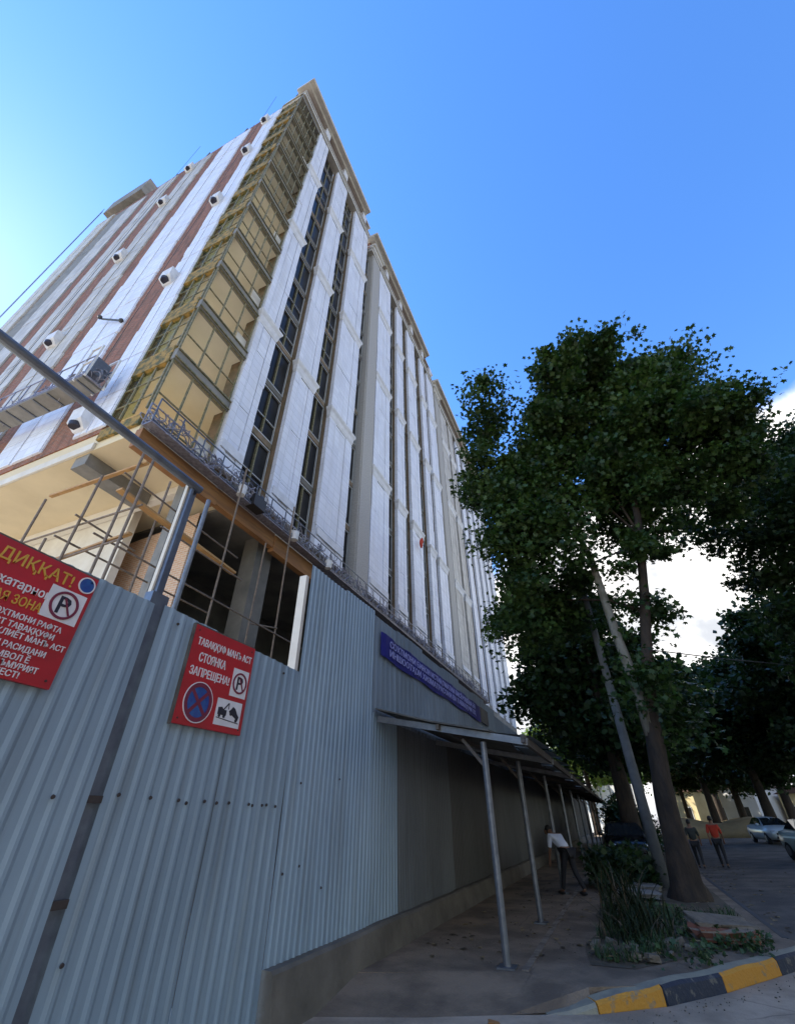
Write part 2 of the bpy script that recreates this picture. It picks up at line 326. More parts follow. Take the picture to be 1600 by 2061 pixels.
# ---------------------------------------------------------------- ground
def smooth(a): a = max(0, min(1, a)); return a*a*(3-2*a)
def road_z(x, y): return -.012+.034*min(max(0, x-2.5), 30)
def grid(name, xs, ys, zf, m, dz=0):
    mb = MB(); nx = len(xs)
    mb.add([(x, y, zf(x, y)+dz) for y in ys for x in xs], [(j*nx+i, j*nx+i+1, (j+1)*nx+i+1, (j+1)*nx+i) for j in range(len(ys)-1) for i in range(nx-1)])
    return struct(mb.build(name, m, smooth=True))
xs = [-1500, -600, -250, -120, -60, -30, -12, 0, 12, 25, 60, 150, 500, 1500]
ys = [-400, -120, -40, -15, 0, 20, 40, 70, 100, 160, 300, 700, 1600]
grid('ground', xs, ys, lambda x, y: -.34+.1*min(max(0, (y-130)/40), 3), m_asph)
# site yard behind the fence
y0 = MB(); y0.box(-120, -3.95, -60, 5.3, -.3, -.02); struct(y0.build('site_ground', m_lot))
y0 = MB(); y0.box(-120, -3.95, 5.3, 70, -.3, -.03); struct(y0.build('site_path', m_walk))
# near side road of dusty concrete
# kerb line: a dropped ramp on the left, then a painted kerb cutting the corner
kc = [(-3.75, 6.0), (-2.6, 6.5), (-1.7, 6.95), (-.8, 7.4), (-.1, 7.95), (.6, 8.75), (1.42, 9.87), (2.2, 10.95), (3.2, 12.35), (6, 16.3), (12, 24.6)]
inner = [(-3.75, 7.1), (-2.6, 7.6), (-1.75, 7.95), (-.86, 7.62)]
pv = [(x, y, 0.) for x, y in inner]+[(x-.03, y+.03, 0.) for x, y in kc[4:8]]+[(1.93, 11.5, 0), (1.95, 20, 0), (1.98, 60, 0), (1.98, 110, 0), (-3.9, 110, 0.), (-3.9, 7.1, 0.)]
n = len(pv); pm = MB(); pm.add(pv+[(x, y, -.33) for x, y, z in pv], [tuple(range(n))]+[(i, i+n, (i+1) % n+n, (i+1) % n) for i in range(n)]); struct(pm.build('pavement', m_walk))
rm = MB(); o_ = [(x, y, -.145) for x, y in ((-3.9, 6.0),)+tuple(kc[1:3])+((-.86, 7.45),)]; i_ = [(x if k else -3.9, y, 0.) for k, (x, y) in enumerate(inner)]
rm.add(o_+i_, [(k, k+1, k+5, k+4) for k in range(3)]); struct(rm.build('pavement_ramp', m_walk))
kb = MB()
def kseg(p, q, mi, z0, z1):
    p, q = Vector((*p, 0)), Vector((*q, 0)); d = (q-p).normalized(); nr = Vector((d.y, -d.x, 0)); p, q = p+d*.006, q-d*.006; nn = 6; vs = []
    for k in range(nn+1):
        t = k/nn; a = p.lerp(q, t); z = z0+(z1-z0)*t+.006*math.sin(7*t+p.x*9); e = .008*math.sin(11*t+p.y*5)
        vs += [a+nr*(.07+e)+Vector((0, 0, -.36)), a+nr*(.045+e)+Vector((0, 0, z-.03)), a+nr*(.012+e)+Vector((0, 0, z)), a-nr*.15+Vector((0, 0, z+.002)), a-nr*.15+Vector((0, 0, -.36))]
    for k in range(nn):
        for i in range(5):
            kb.cur = 2 if (mi == 2 or i == 2) else mi
            kb.add([vs[5*k+i], vs[5*k+(i+1) % 5], vs[5*k+5+(i+1) % 5], vs[5*k+5+i]], [(0, 1, 2, 3)])
    kb.cur = mi; kb.add(vs[:5], [(0, 1, 2, 3, 4)]); kb.add(vs[-5:], [(4, 3, 2, 1, 0)])
kseg((-1.3, 7.13), kc[3], 2, -.15, -.07)
for i, c in ((3, 0), (4, 1), (5, 0), (6, 1), (7, 0), (8, 2), (9, 2)): kseg(kc[i], kc[i+1], c, -.05 if i == 3 else .022, .022)
struct(kb.build('kerb', [m_kerby, m_kerbd, m_kerbt]))
# dusty side road in front of the kerb
sm = MB(); fr_ = [(-3.9, 6.02)]+kc[1:3]+[(x+.05, y-.04) for x, y in kc[3:]]; n = len(fr_); vs = []
lo = [(-3.9, -14), (-2.6, -14), (-1.4, -14), (.3, -14), (1.8, -14), (3.4, -14), (5.5, -13), (8, -11), (12, -8), (18, -3), (26, 6)]
for t in [k/10 for k in range(11)]:
    for a, b in zip(lo, fr_): x, y = a[0]+(b[0]-a[0])*t, a[1]+(b[1]-a[1])*t; vs.append((x, y, -.145+.012*math.sin(x*1.3)*math.sin(y*1.7)*(t < .95)))
sm.add(vs, [(j*n+i, j*n+i+1, (j+1)*n+i+1, (j+1)*n+i) for j in range(10) for i in range(n-1)]); struct(sm.build('side_road', m_conc_road, smooth=True))
rb = MB(); rb.add([(-4.2, 4, -.16), (2.5, 4, -.16), (2.5, 10.2, -.16), (-4.2, 10.2, -.16)], [(0, 1, 2, 3)]); struct(rb.build('road_base', m_conc_road))
# the street, level with the pavement
st_ = MB(); vs = []; yr = [10.75, 11.5, 12.5, 14, 16, 18, 21, 25, 30, 36, 44, 52, 60, 75, 95, 130]
for y in yr:
    xr = min(1.35+(y-9.87)*.72, 34); xl = min(1.97, xr-.05)
    for k in range(11): x = xl+(xr-xl)*k/10; vs.append((x, y, road_z(x, y)))
st_.add(vs, [(j*11+k, j*11+k+1, (j+1)*11+k+1, (j+1)*11+k) for j in range(len(yr)-1) for k in range(10)]); struct(st_.build('road', m_asph, smooth=True))
# paving joint along the pavement and soil bed
mb = MB(); mb.bar((-1.66, 8.0, .002), (-1.9, 60, .002), .09, .014); struct(mb.build('paving_border', m_border))
sb = MB(); nr = 26; ring_ = []
outl = [(-.95, 8.6), (-.3, 8.55), (.3, 9.2), (.95, 9.9), (1.5, 10.9), (1.75, 12.2), (1.8, 15), (1.8, 20), (1.75, 30), (1.7, 60), (-.9, 60), (-.95, 30), (-1.0, 20), (-1.05, 14), (-1.05, 11), (-1.02, 9.6)]
def soil_z(x, y): return .02+.05*math.sin(x*3.1+y*1.7)*math.sin(y*1.3)+.05
vs = []; fs = []
for ix in range(12):
    pass
ny = 70
def soil_lim(y):
    if y < 8.6: return None
    l = -.95-.08*math.sin(y*2.1)
    r = min(1.62, -.35+(y-8.6)*.78) if y < 11.5 else 1.66
    return l, max(r, l+.1)
ysl = [8.6+.08*i for i in range(40)]+[11.8+.25*i for i in range(60)]+[27+1.5*i for i in range(24)]
for y in ysl:
    l, r = soil_lim(y)
    for k in range(13):
        x = l+(r-l)*k/12; e = min(k, 12-k)/6
        z = .006+.045*min(1, e*1.6)*(.6+.5*math.sin(x*5+y*3.3)*math.sin(y*2.2-x*2))*min(1, (y-8.6)*1.2); vs.append((x, y, z))
fs = [(j*13+k, j*13+k+1, (j+1)*13+k+1, (j+1)*13+k) for j in range(len(ysl)-1) for k in range(12)]
sb.add(vs, fs); struct(sb.build('soil_bed', m_soil, smooth=True))

# ---------------------------------------------------------------- the unfinished building
XF, YF = -10.5, 5.15
B = thing('apartment_tower', 'tall unfinished tower clad in white pilasters with open corner and bare brick strips', 'building', (XF, YF, 0))
H0, FL, NF = 11.8, 3.28, 12
ztop = H0+FL*NF
# core masses and slabs
mb = MB(); mb.box(-34.4, -15.4, 8.45, 24, 11.4, 50.4); mb.box(-30, -11.35, 10.7, 63.6, 11.38, 50.2); mb.build('core_wall', m_plaster, B)
mb = MB(); mb.box(-34.8, -10.62, 5.25, 63.9, 11.0, 11.78); mb.build('floor_slab', m_soffit, B)
for k in range(1, NF+1):
    z = H0+FL*k
    mb = MB(); mb.box(-15.38, -10.72, 5.36, 7.9, z-.32, z); mb.box(-15.38, -11.35, 7.9, 10.68, z-.32, z); mb.build('floor_slab', m_soffit2, B)
# corner bay, one set per storey
for k in range(NF):
    z = H0+FL*k; zn = z+FL
    e = MB(); e.box(-10.72, -10.5, 5.2, 7.84, zn-.50, zn+.08); e.build('spandrel', m_conc, B)
    e = MB(); e.box(-12.6, -10.725, 5.16, 5.34, zn-.62, zn+.30); e.build('ochre_band', m_ochre, B)
    fr = MB()
    for yy in ((5.24, 6.12, 7.0, 7.78) if k < 4 else (5.24, 5.75, 6.25, 6.75, 7.25, 7.78)): fr.box(-10.60, -10.54, yy-.028, yy+.028, z+.085, zn-.505)
    for zz in (z+.10, z+1.05, zn-.53): fr.box(-10.595, -10.545, 5.25, 7.8, zz-.022, zz+.022)
    for zz in (zn-.42, zn+.0): fr.box(-10.5, -10.44, 5.18, 7.84, zz-.03, zz+.03)
    fr.build('window_frame', m_tape, B)
    fl_ = MB()
    for xx in (-12.5, -11.9, -11.3, -10.72): fl_.box(xx-.028, xx+.028, 5.2, 5.26, z+.305, zn-.625)
    for zz in (z+1.0, z+1.9): fl_.box(-12.55, -10.72, 5.21, 5.25, zz-.022, zz+.022)
    w = fl_.build('side_window_frame', m_tape, B)
    g = MB(); g.box(-12.55, -11.35, 5.27, 5.285, z+.31, zn-.63); g.build('pane', m_glassg, w)
    if k % 3 != 1:
        i = MB(); i.box(-10.80, -10.76, 7.25, 7.82, z+.1, z+1.0+.5*(k % 2)); i.build('infill_panel', m_wallwh, B)
# right-hand (street) facade
PIL = [(7.85, 9.12), (10.9, 12.6), (14.35, 17.0), (20.05, 22.75), (24.4, 26.0), (27.5, 29.8), (31.7, 33.15), (34.2, 36.6), (39.2, 42.1), (43.0, 45.1), (46.6, 48.5), (50.2, 52.2), (53.7, 55.7), (57.2, 59.2), (61.0, 63.7)]
def top_of(y): return 50.6 if y < 18 else (49.6 if y < 37 else 48.4)
def capital(y0, y1, z):
    c = MB(); h = .75
    prof = [(-.45, .01), (-.36, .03), (-.30, .05), (.02, .09), (.20, .17), (.32, .19), (.36, .06), (.44, .01)]
    rings = []
    for dz, e in prof: rings.append([(-10.62, y0-e, z+dz), (-10.40+e, y0-e, z+dz), (-10.40+e, y1+e, z+dz), (-10.62, y1+e, z+dz)])
    c.loft(rings); return c
pil_objs = []
for i, (a, b) in enumerate(PIL):
    zt = top_of(a); zb = 12.0 if i < 9 else 11.2
    p = MB(); p.box(-10.66, -10.47, a+.02, b-.02, zb, zt); r = random.Random(i); w = b-a; g = w*.27; z = zb+.03
    while z < zt-.1:
        zn = min(zt, z+r.choice((1.24, 1.66, 2.08, 3.28))); o = [r.uniform(-.012, .014) for _ in range(3)]; e0, e1 = r.uniform(-.03, .02), r.uniform(-.02, .03)
        p.box(-10.468, -10.40+o[0], a+e0, a+g, z, zn-.014); p.box(-10.468, -10.40+o[1], b-g, b+e1, z, zn-.014); p.box(-10.468, -10.425+o[2], a+g+.03, b-g-.03, z, zn-.02)
        z = zn
    po = p.build('pilaster', m_white if i < 8 else (m_cream if i in (8, 9) else m_white), B)
    if i < 10:
        for zc in (21.35, 31.7, 41.7): capital(a, b, zc).build('capital', m_trim, po)
        bs = MB(); bs.box(-10.39, -10.34, a+.05, b-.05, 12.75, 13.15); bs.build('plinth_panel', m_trim, po)
    rv = MB(); rv.box(-11.33, -10.665, a+.08, b-.08, zb-.4, zt); rv.build('block_pier', m_reveal, B)
for (a, b) in ((18.3, 19.95), (37.0, 38.95)):
    p = MB(); zt = top_of(a)+1.3; p.box(-11.3, -10.42, a, b, 11.2, zt); p.box(-10.416, -10.36, a+.12, b-.12, 11.3, zt-.2)
    p.build('stone_pier', m_pier, B)
    c = MB(); rings = []
    for dz, e in ((-.9, .0), (-.55, .16), (-.2, .2), (-.1, .34), (.25, .36), (.3, .1)): rings.append([(-11.2, a-e, zt+dz), (-10.36+e, a-e, zt+dz), (-10.36+e, b+e, zt+dz), (-11.2, b+e, zt+dz)])
    c.loft(rings); c.build('pier_cap', m_beam, B)
GAPS = [(9.12, 10.9), (12.6, 14.35), (17.0, 18.3), (22.75, 24.4), (26.0, 27.5), (29.8, 31.7), (33.15, 34.2)]
r2 = random.Random(3)
for gi, (a, b) in enumerate(GAPS):
    for k in range(NF):
        z = H0+FL*k; zn = min(z+FL, top_of(a))
        if zn-z < 1: continue
        w = MB(); a1, b1 = a+.085, b-.085; mid = a1+(b1-a1)*(.52 if b-a > 1.4 else .5)
        w.cur = 0
        X = -10.84
        w.box(X-.09, X, a1, b1, z+.02, z+.085); w.box(X-.09, X, a1, b1, z+.50, z+.56)
        w.cur = 2; w.box(X-.06, X-.01, a1, b1, z+.086, z+.499); w.cur = 0
        w.box(X-.08, X, a1, a1+.05, z+.561, zn); w.box(X-.08, X, b1-.05, b1, z+.561, zn)
        w.cur = 1; w.box(X-.1, X+.01, mid-.035, mid+.035, z+.562, zn)
        if r2.random() < .55: w.cur = 0; zz = z+.56+.95; w.box(X-.08, X-.012, a1+.052, mid-.037, zz, zz+.045); w.box(X-.08, X-.012, mid+.037, b1-.052, zz, zz+.045)
        wo = w.build('window', [m_frame, m_tape, m_dark], B)
        p = MB(); p.box(X-.12, X-.105, a1, b1, z, zn-.002); p.build('pane', m_glass, wo)
        if gi < 3:
            s_ = MB(); s_.box(X-.005, X+.03, a1+.06, b1-.06, z+.12, z+.46); s_.build('spandrel_panel', m_dark if r2.random() < .6 else m_reveal, wo)
for (a, b) in ((36.6, 37.0), (38.95, 39.2), (42.1, 43.0), (45.1, 46.6), (48.5, 50.2), (52.2, 53.7), (55.7, 57.2), (59.2, 61.0)):
    w = MB(); w.cur = 0; w.box(-11.12, -11.1, a+.05, b-.05, 11.5, top_of(a)); w.cur = 1
    for k in range(NF):
        z = H0+FL*k
        if z < top_of(a)-1: w.box(-11.09, -11.02, a+.09, b-.09, z, z+.4)
    w.build('window_strip', [m_glass, m_frame], B)
# crown of the street facade: architrave, frieze, cornice, consoles
for bi, (a, b, c1, zt) in enumerate(((5.05, 17.1, 15.8, 50.6), (17.6, 36.7, 33.6, 49.6), (36.9, 63.9, 63.9, 48.4))):
    m = MB(); e = 5.2 if bi == 0 else a+.25
    m.box(-10.95, -10.30, e, b, zt, zt+.5); m.box(-10.95, -10.22, e-.05, b, zt+.503, zt+.72)
    m.build('architrave', m_beam, B)
    m = MB(); m.box(-11.0, -10.62, e+.1, b-.1, zt+.72, zt+2.2); m.build('frieze', m_brick, B)
    m = MB(); rings = []
    for yy in (a-.1, c1): rings.append([(-11.3, yy, zt+2.2), (-10.1, yy, zt+2.2), (-9.98, yy, zt+2.32), (-9.62, yy, zt+2.36), (-9.55, yy, zt+2.62), (-9.62, yy, zt+2.66), (-11.3, yy, zt+2.72)])
    m.loft(rings); m.box(-11.3, -10.25, c1+.003, b, zt+2.2, zt+2.55); m.build('cornice', m_beam, B)
    for (p, q) in PIL:
        if p > a-1 and q < b+1 and (bi < 2): 
            yc = (p+q)/2; m = MB(); m.box(-10.615, -10.16, yc-.32, yc+.32, zt+.722, zt+2.198); m.build('console', m_trim, B)
    if bi == 0:
        m = MB(); m.box(-10.95, -10.47, 5.2, 7.9, zt-.5, zt-.003); m.build('lintel', m_conc, B)
# left facade: bare brick behind, clad strips proud of it
mb = MB(); mb.box(-34.6, -12.6, 5.21, 5.6, 11.79, 50.4); mb.build('brick_wall', m_brick, B)
mb = MB(); mb.box(-34.6, -11.3, 5.42, 8.6, 50.405, 53.1); mb.build('parapet', m_brick, B)
mb = MB(); mb.box(-12.7, -10.9, 5.3, 8.4, 51.3, 53.0); mb.build('parapet', m_plaster, B)
mb = MB(); mb.box(-12.62, -10.73, 5.18, 5.4, 50.3, 51.25); mb.build('corner_band', m_plaster, B)
def strip(name, x0, x1, y, z0, z1, m, groove=True):
    p = MB(); r = random.Random(int(-x0*100)); z = z0; w = x1-x0
    while z < z1-.05:
        zn = min(z1, z+r.uniform(.7, 2.4)); a, b = r.uniform(-.07, .07), r.uniform(-.07, .07); d = r.uniform(0, .018)
        p.box(x0+a, x1+b, y+.035+d, 5.208, z, zn-.012)
        if groove: p.box(x0+.06+a, x0+w*.44, y+d, y+.033+d, z+.01, zn-.03); p.box(x0+w*.5, x1-.06+b, y+d, y+.033+d, z+.01, zn-.03)
        z = zn
    return p.build(name, m, B)
pa = strip('pilaster', -13.95, -12.5, 5.11, 12.0, 50.2, m_white)
pb = strip('pilaster', -18.7, -15.7, 5.12, 12.05, 50.2, m_white)
pc = strip('pilaster', -22.4, -19.9, 5.12, 12.05, 50.2, m_cream)
pd = strip('pilaster', -26.3, -24.0, 5.13, 12.1, 50.2, m_cream)
pe = strip('wall_panel', -32.3, -27.7, 5.15, 12.1, 50.2, m_conc, False)
pg = strip('wall_panel', -30.2, -27.9, 5.115, 12.15, 50.0, m_cream, False)
pf = strip('pilaster', -34.9, -32.45, 5.08, 11.0, 50.6, m_beam)
def bracket(x0, x1, z, po):
    b = MB(); b.loft([[(x0+.08, 5.06, z-.55), (x1-.08, 5.06, z-.55), (x1-.08, 5.3, z-.55), (x0+.08, 5.3, z-.55)],
                      [(x0, 4.80, z-.3), (x1, 4.80, z-.3), (x1, 5.3, z-.3), (x0, 5.3, z-.3)], [(x0, 4.78, z+.3), (x1, 4.78, z+.3), (x1, 5.3, z+.3), (x0, 5.3, z+.3)], [(x0+.06, 4.9, z+.42), (x1-.06, 4.9, z+.42), (x1-.06, 5.3, z+.42), (x0+.06, 5.3, z+.42)]])
    bo = b.build('capital', m_trim, po)
    v = MB(); xc = (x0+x1)/2; zc = z-.36
    v.tube([(xc, 4.93, z-.52), (xc, 4.91, z-.36)], .19, 14); v.build('vent', m_black, bo)
for zc in (12.75, 22.4, 31.7, 40.8, 48.4): bracket(-14.05, -13.35, zc, pa)
for zc in (22.4, 31.9, 41.0, 48.5): bracket(-22.25, -21.4, zc, pc)
# roof room, starter bars
m = MB(); m.box(-36.2, -30.6, 5.0, 9, 54.6, 57.6); m.box(-34, -31, 5.6, 8, 53.1, 54.598); m.build('stair_tower', m_conc, B)
m = MB(); m.box(-29.6, -26.6, 5.6, 5.75, 53.1, 54.3); m.build('parapet', m_wallwh, B)
for x, y, h, dx in ((-12.1, 5.5, 2.5, .2), (-12.35, 5.55, 2.7, .25), (-17.9, 5.6, 2.4, .2), (-16.9, 5.7, 2.6, -.15), (-22.6, 5.6, 2.4, .3), (-26.2, 5.6, 2.2, -.3), (-11.2, 5.4, 1.2, -.4)):
    m = MB(); m.tube([(x, y, 53.0), (x+dx*.4, y, 53+h*.6), (x+dx, y, 53+h)], .05, 6); m.build('rebar', m_void, B)
# edge boards and the open ground storeys
m = MB(); m.box(-10.60, -10.33, 5.2, 8.4, 10.35, 11.05); m.box(-10.60, -10.36, 8.42, 11.6, 10.45, 11.08); m.box(-10.6, -10.32, 11.62, 14.7, 10.3, 11.02); m.build('edge_board', m_rust, B)
m = MB(); m.box(-12.45, -10.64, 5.14, 5.24, 11.32, 11.75); m.build('edge_board', m_ochre, B)
m = MB(); m.box(-34.8, -12.5, 5.17, 5.24, 11.0, 11.28); m.build('edge_board', m_wallwh, B)
m = MB(); m.box(-10.62, -10.45, 14.72, 63.9, 10.5, 11.6); m.build('edge_beam', m_conc, B)
m = MB(); m.box(-13.35, -12.7, 5.3, 7.62, 10.55, 10.998); m.build('beam', m_conc, B)
m = MB(); m.box(-22, -10.6, 7.63, 7.9, 10.7, 10.997); m.build('beam', m_plaster, B)
m = MB(); m.box(-22, -13.75, 7.92, 8.2, 0, 10.996); m.build('site_wall', m_wallwh, B)
m = MB(); m.box(-16.1, -11.6, 8.9, 9.15, 0, 10.15); m.add([(-16.1, 8.9, 10.15), (-11.6, 8.9, 10.15), (-11.6, 8.9, 10.75), (-12.6, 8.9, 10.7), (-13.4, 8.9, 10.35)], [(0, 1, 2, 3, 4)]); m.build('brick_infill', m_brick2, B)
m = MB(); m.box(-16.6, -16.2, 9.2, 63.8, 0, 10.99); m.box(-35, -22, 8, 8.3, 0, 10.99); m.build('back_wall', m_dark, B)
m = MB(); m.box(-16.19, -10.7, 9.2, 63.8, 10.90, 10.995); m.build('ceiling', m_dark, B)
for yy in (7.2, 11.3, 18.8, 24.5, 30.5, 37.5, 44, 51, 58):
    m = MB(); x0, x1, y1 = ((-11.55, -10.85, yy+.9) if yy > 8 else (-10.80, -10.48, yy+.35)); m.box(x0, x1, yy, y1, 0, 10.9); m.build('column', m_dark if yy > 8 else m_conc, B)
for yy in (15.2,): m = MB(); m.box(-16.1, -10.9, yy, yy+.5, 5.4, 6.0); m.box(-16.1, -13, 9.3, 20, 5.35, 5.6); m.build('beam', m_dark, B)

# ---------------------------------------------------------------- suspended cradles on the facades
def cradle(name, label, p, q, dep, h, seed, nb):
    p, q = Vector(p), Vector(q); t = thing(name, label, 'work platform', p)
    d = (q-p).normalized(); nr_ = Vector((d.y, -d.x, 0)); ln = (q-p).length; r = random.Random(seed); up = Vector((0, 0, 1))
    m = MB(); m.bar(p, q, dep, .05, (0, 0, 1)); m.build('deck', m_cradle, t)
    o1, o2 = nr_*(dep/2), nr_*(-dep/2)
    for o in (o1, o2):
        m = MB()
        for hh in (.06, h): m.bar(p+o+up*hh, q+o+up*hh, .035, .035)
        n = int(ln/.9)
        for i in range(n+1): m.bar(p+o+d*(ln*i/n), p+o+d*(ln*i/n)+up*h, .035, .035)
        m.build('guard_rail', m_steel if o is o1 else m_cradle, t)
    n = int(ln/.45); m = MB()
    for i in range(n):
        a = p+o1+d*(ln*i/n)+up*(.08 if i % 2 else h*.5); b = p+o1+d*(ln*(i+1)/n)+up*(h*.5 if i % 2 else .08)
        m.tube([a, (a+b)/2+nr_*r.uniform(-.08, .08), b], .02, 5)
    m.build('wire_lattice', m_cradle, t)
    m = MB()
    for i in range(int(n*4)):
        c = p+d*(ln*r.random()**1.3)+nr_*r.uniform(-.2, .25)+up*r.uniform(.05, h*.8); rr = r.uniform(.1, .3); ph = r.uniform(0, 6)
        m.tube([c+d*(rr*math.cos(a+ph))+up*(rr*.8*math.sin(a+ph))+nr_*(.06*a-.15) for a in [k*.7 for k in range(8)]], r.uniform(.012, .024), 5)
    m.build('wire_coil', m_cradle, t)['kind'] = 'stuff'
    return t, d, nr_
ct, cd, cnr = cradle('suspended_platform', 'long grey wire lattice work platform running along the foot of the white pilasters', (-10.08, 5.1, 11.05), (-10.08, 46, 11.05), .40, .95, 1, 0)
for i, yy in enumerate((8.9, 12.2, 14.9)):
    b = MB(); b.tube([(-9.85, yy, 11.01), (-9.85, yy, 11.38)], [.15, .18], 14); b.tube([(-9.85, yy-.17, 11.36), (-9.85, yy-.1, 11.55), (-9.85, yy+.1, 11.55), (-9.85, yy+.17, 11.36)], .012, 5)
    b.build('bucket', m_bucket, tagd=(('white plastic bucket on the wire lattice platform, nearest the tower corner', 'white plastic bucket in the middle of the wire lattice platform', 'white plastic bucket on the wire lattice platform above the tall fence end')[i], 'bucket', 'buckets on the lattice platform'))
b = MB(); b.box(-10.15, -9.75, 9.5, 10.15, 11.02, 11.5); b.tube([(-9.95, 9.62, 11.45), (-9.95, 10.05, 11.6)], .14, 10); b.build('hoist_motor', m_plastic, tagd=('black hoist motor box sitting on the lattice platform beside a white bucket', 'hoist motor'))
g2, gd, gn = cradle('gondola', 'white suspended gondola hanging in front of the brick and white strips on the left facade', (-12.9, 4.45, 13.6), (-22.2, 4.45, 14.3), .7, 1.0, 5, 0)
m = MB(); m.bar((-13.0, 4.45, 13.55), (-22.1, 4.45, 14.23), .66, .06); m.build('deck_plate', m_conc, g2)
for i in range(11): m = MB(); x = -13.3-.8*i; z = 13.515+(-13.0-x)*.0747; m.box(x-.03, x+.03, 4.14, 4.76, z-.03, z); m.build('deck_rib', m_steel, g2)
m = MB()
for x in (-12.9, -13.45):
    for y in (4.12, 4.78): m.bar((x, y, 13.55), (x, y, 15.2), .06, .06)
for y in (4.12, 4.78): m.bar((-12.9, y, 15.2), (-13.45, y, 15.2), .06, .06); m.bar((-12.9, y, 14.4), (-13.45, y, 14.4), .06, .06)
m.build('hoist_frame', m_bucket, g2)
m = MB(); m.box(-13.36, -12.98, 4.2, 4.7, 13.95, 14.7); m.build('hoist_motor', m_steel, g2)
for x in (-13.15, -21.7):
    m = MB(); m.tube([(x, 4.45, 14.9), (x, 4.6, 52.8)], .012, 5); m.build('cable', m_void, g2)
for k, (x, lab) in enumerate(((-35.6, 'thin rope hanging clear of the left end of the tower'), (-36.0, 'outermost thin rope hanging clear of the left end of the tower'))):
    m = MB(); m.tube([(x, 4.7+.1*k, 0), (x, 4.75+.1*k, 54.5)], .022, 5); m.build('hanging_rope', m_galv, tagd=(lab, 'rope', 'ropes at the left end of the tower'))
m = MB(); m.ball((-10.05, 28.35, 19.9), .12, .22, .42, 12, 8); m.ball((-10.0, 28.5, 20.25), .1, .14, .28, 10, 6); m.build('hanging_cloth', m_shirtr, smooth=True, tagd=('red cloth bundle hanging on the white pilasters high above the blue banner', 'cloth bundle'))
m = MB(); m.tube([(-15.8, 5.05, 20.2), (-17.6, 4.95, 21.4)], .045, 6); m.ball((-15.8, 5.05, 20.2), .12, .1, .12, 8, 6); m.ball((-17.6, 4.85, 21.4), .12, .1, .12, 8, 6)
m.build('wall_rod', m_void, tagd=('short dark rod fixed across the white left facade above the gondola', 'rod'))

# ---------------------------------------------------------------- scaffold in front of the open ground storeys
sc = thing('scaffold', 'rusty tube scaffold with orange planks in front of the open lower floors', 'scaffold', (-9.5, 5, 0))
def pole(p, q, r=.032):
    m = MB(); m.tube([p, q], r, 7); return m
for (x, y, zt) in ((-9.15, 4.95, 9.4), (-8.6, 4.9, 9.1), (-10.5, 4.9, 9.0), (-12.6, 4.9, 8.9), (-11.6, 4.95, 7.4), (-9.7, 6.3, 9.6), (-9.5, 8.55, 11.9), (-9.5, 11.6, 12.2), (-9.9, 10.6, 10.0), (-8.9, 6.2, 7.9)):
    pole((x, y, 0), (x+random.uniform(-.12, .12), y+random.uniform(-.05, .05), zt)).build('upright', m_pole, sc)
for p, q in (((-9.6, 4.9, 8.8), (-9.6, 9.2, 8.55)), ((-9.5, 4.8, 6.9), (-9.5, 13.5, 6.75)), ((-13.4, 4.93, 7.5), (-8.4, 4.93, 7.45)), ((-10.6, 4.6, 7.0), (-10.6, 9.6, 6.95)), ((-9.4, 6.2, 7.9), (-9.4, 9.4, 7.8)), ((-12.7, 4.93, 6.5), (-8.6, 4.93, 6.6)), ((-9.5, 9.6, 5.6), (-9.5, 14.3, 5.2)), ((-9.9, 10.6, 6.9), (-9.5, 11.6, 7.0)), ((-10.4, 4.7, 7.6), (-10.4, 6.4, 7.5))):
    pole(p, q, .026).build('ledger', m_pole, sc)
m = MB(); m.bar((-9.6, 4.95, 8.3), (-9.6, 9.2, 8.0), .22, .06); m.build('plank', m_wood, sc)
for p, q in (((-11.4, 5.0, 6.6), (-8.5, 5.0, 6.75)), ((-12.8, 5.0, 9.1), (-9.0, 5.0, 9.0))): m = MB(); m.bar(p, q, .1, .05); m.build('plank', m_wood, sc)

# ---------------------------------------------------------------- fences
XW = -3.8
def profile(y0, y1, pitch, depth, x):
    pts = []; y = y0
    while y < y1-1e-6:
        for dy, dx in ((0, 0), (.46, 0), (.64, depth), (.80, depth)):
            yy = y+dy*pitch
            if yy < y1: pts.append((x+dx, yy))
        y += pitch
    pts.append((x, y1)); return pts
def sheet(name, y0, y1, pitch, depth, z0, zt0, zt1, m, parent, x=XW, seed=0, jag=.0):
    mb = MB(); pr = profile(y0, y1, pitch, depth, x); n = len(pr); rs = random.Random(seed)
    zs = [z0, (z0+zt0)/2, None]; vs = []
    tops = [zt0+(zt1-zt0)*(y-y0)/(y1-y0)+rs.uniform(-jag, jag) for _, y in pr]
    for lv in range(5):
        for (a, b), t in zip(pr, tops):
            z = z0+(t-z0)*lv/4; vs.append((a+.006*math.sin(b*2.3+lv*2.3)+.004*math.sin(b*6.1-lv*1.7), b, z))
    fs = [(l*n+i, l*n+i+1, (l+1)*n+i+1, (l+1)*n+i) for l in range(4) for i in range(n-1)]
    nb = len(vs); vs += [(v[0]-.004, v[1], v[2]) for v in vs]; fs += [tuple(i+nb for i in reversed(f)) for f in fs]
    fs += [(4*n+i, 4*n+i+1, nb+4*n+i+1, nb+4*n+i) for i in range(n-1)]
    mb.add(vs, fs); return mb.build(name, m, parent)
f1 = thing('corrugated_fence', 'low corrugated metal gate leaf carrying the large red warning board', 'metal fence', (XW, 0, 0))
for k, (a, b) in enumerate(((-4.6, -2.2), (-2.19, .35), (.36, 2.735))): sheet('sheet', a, b, .155, .013, -.12, 3.36, 3.36, m_fence, f1, seed=k, x=XW+.004*k)
f2 = thing('corrugated_fence', 'low corrugated metal fence panel carrying the small red no parking board', 'metal fence', (XW, 2.85, 0))
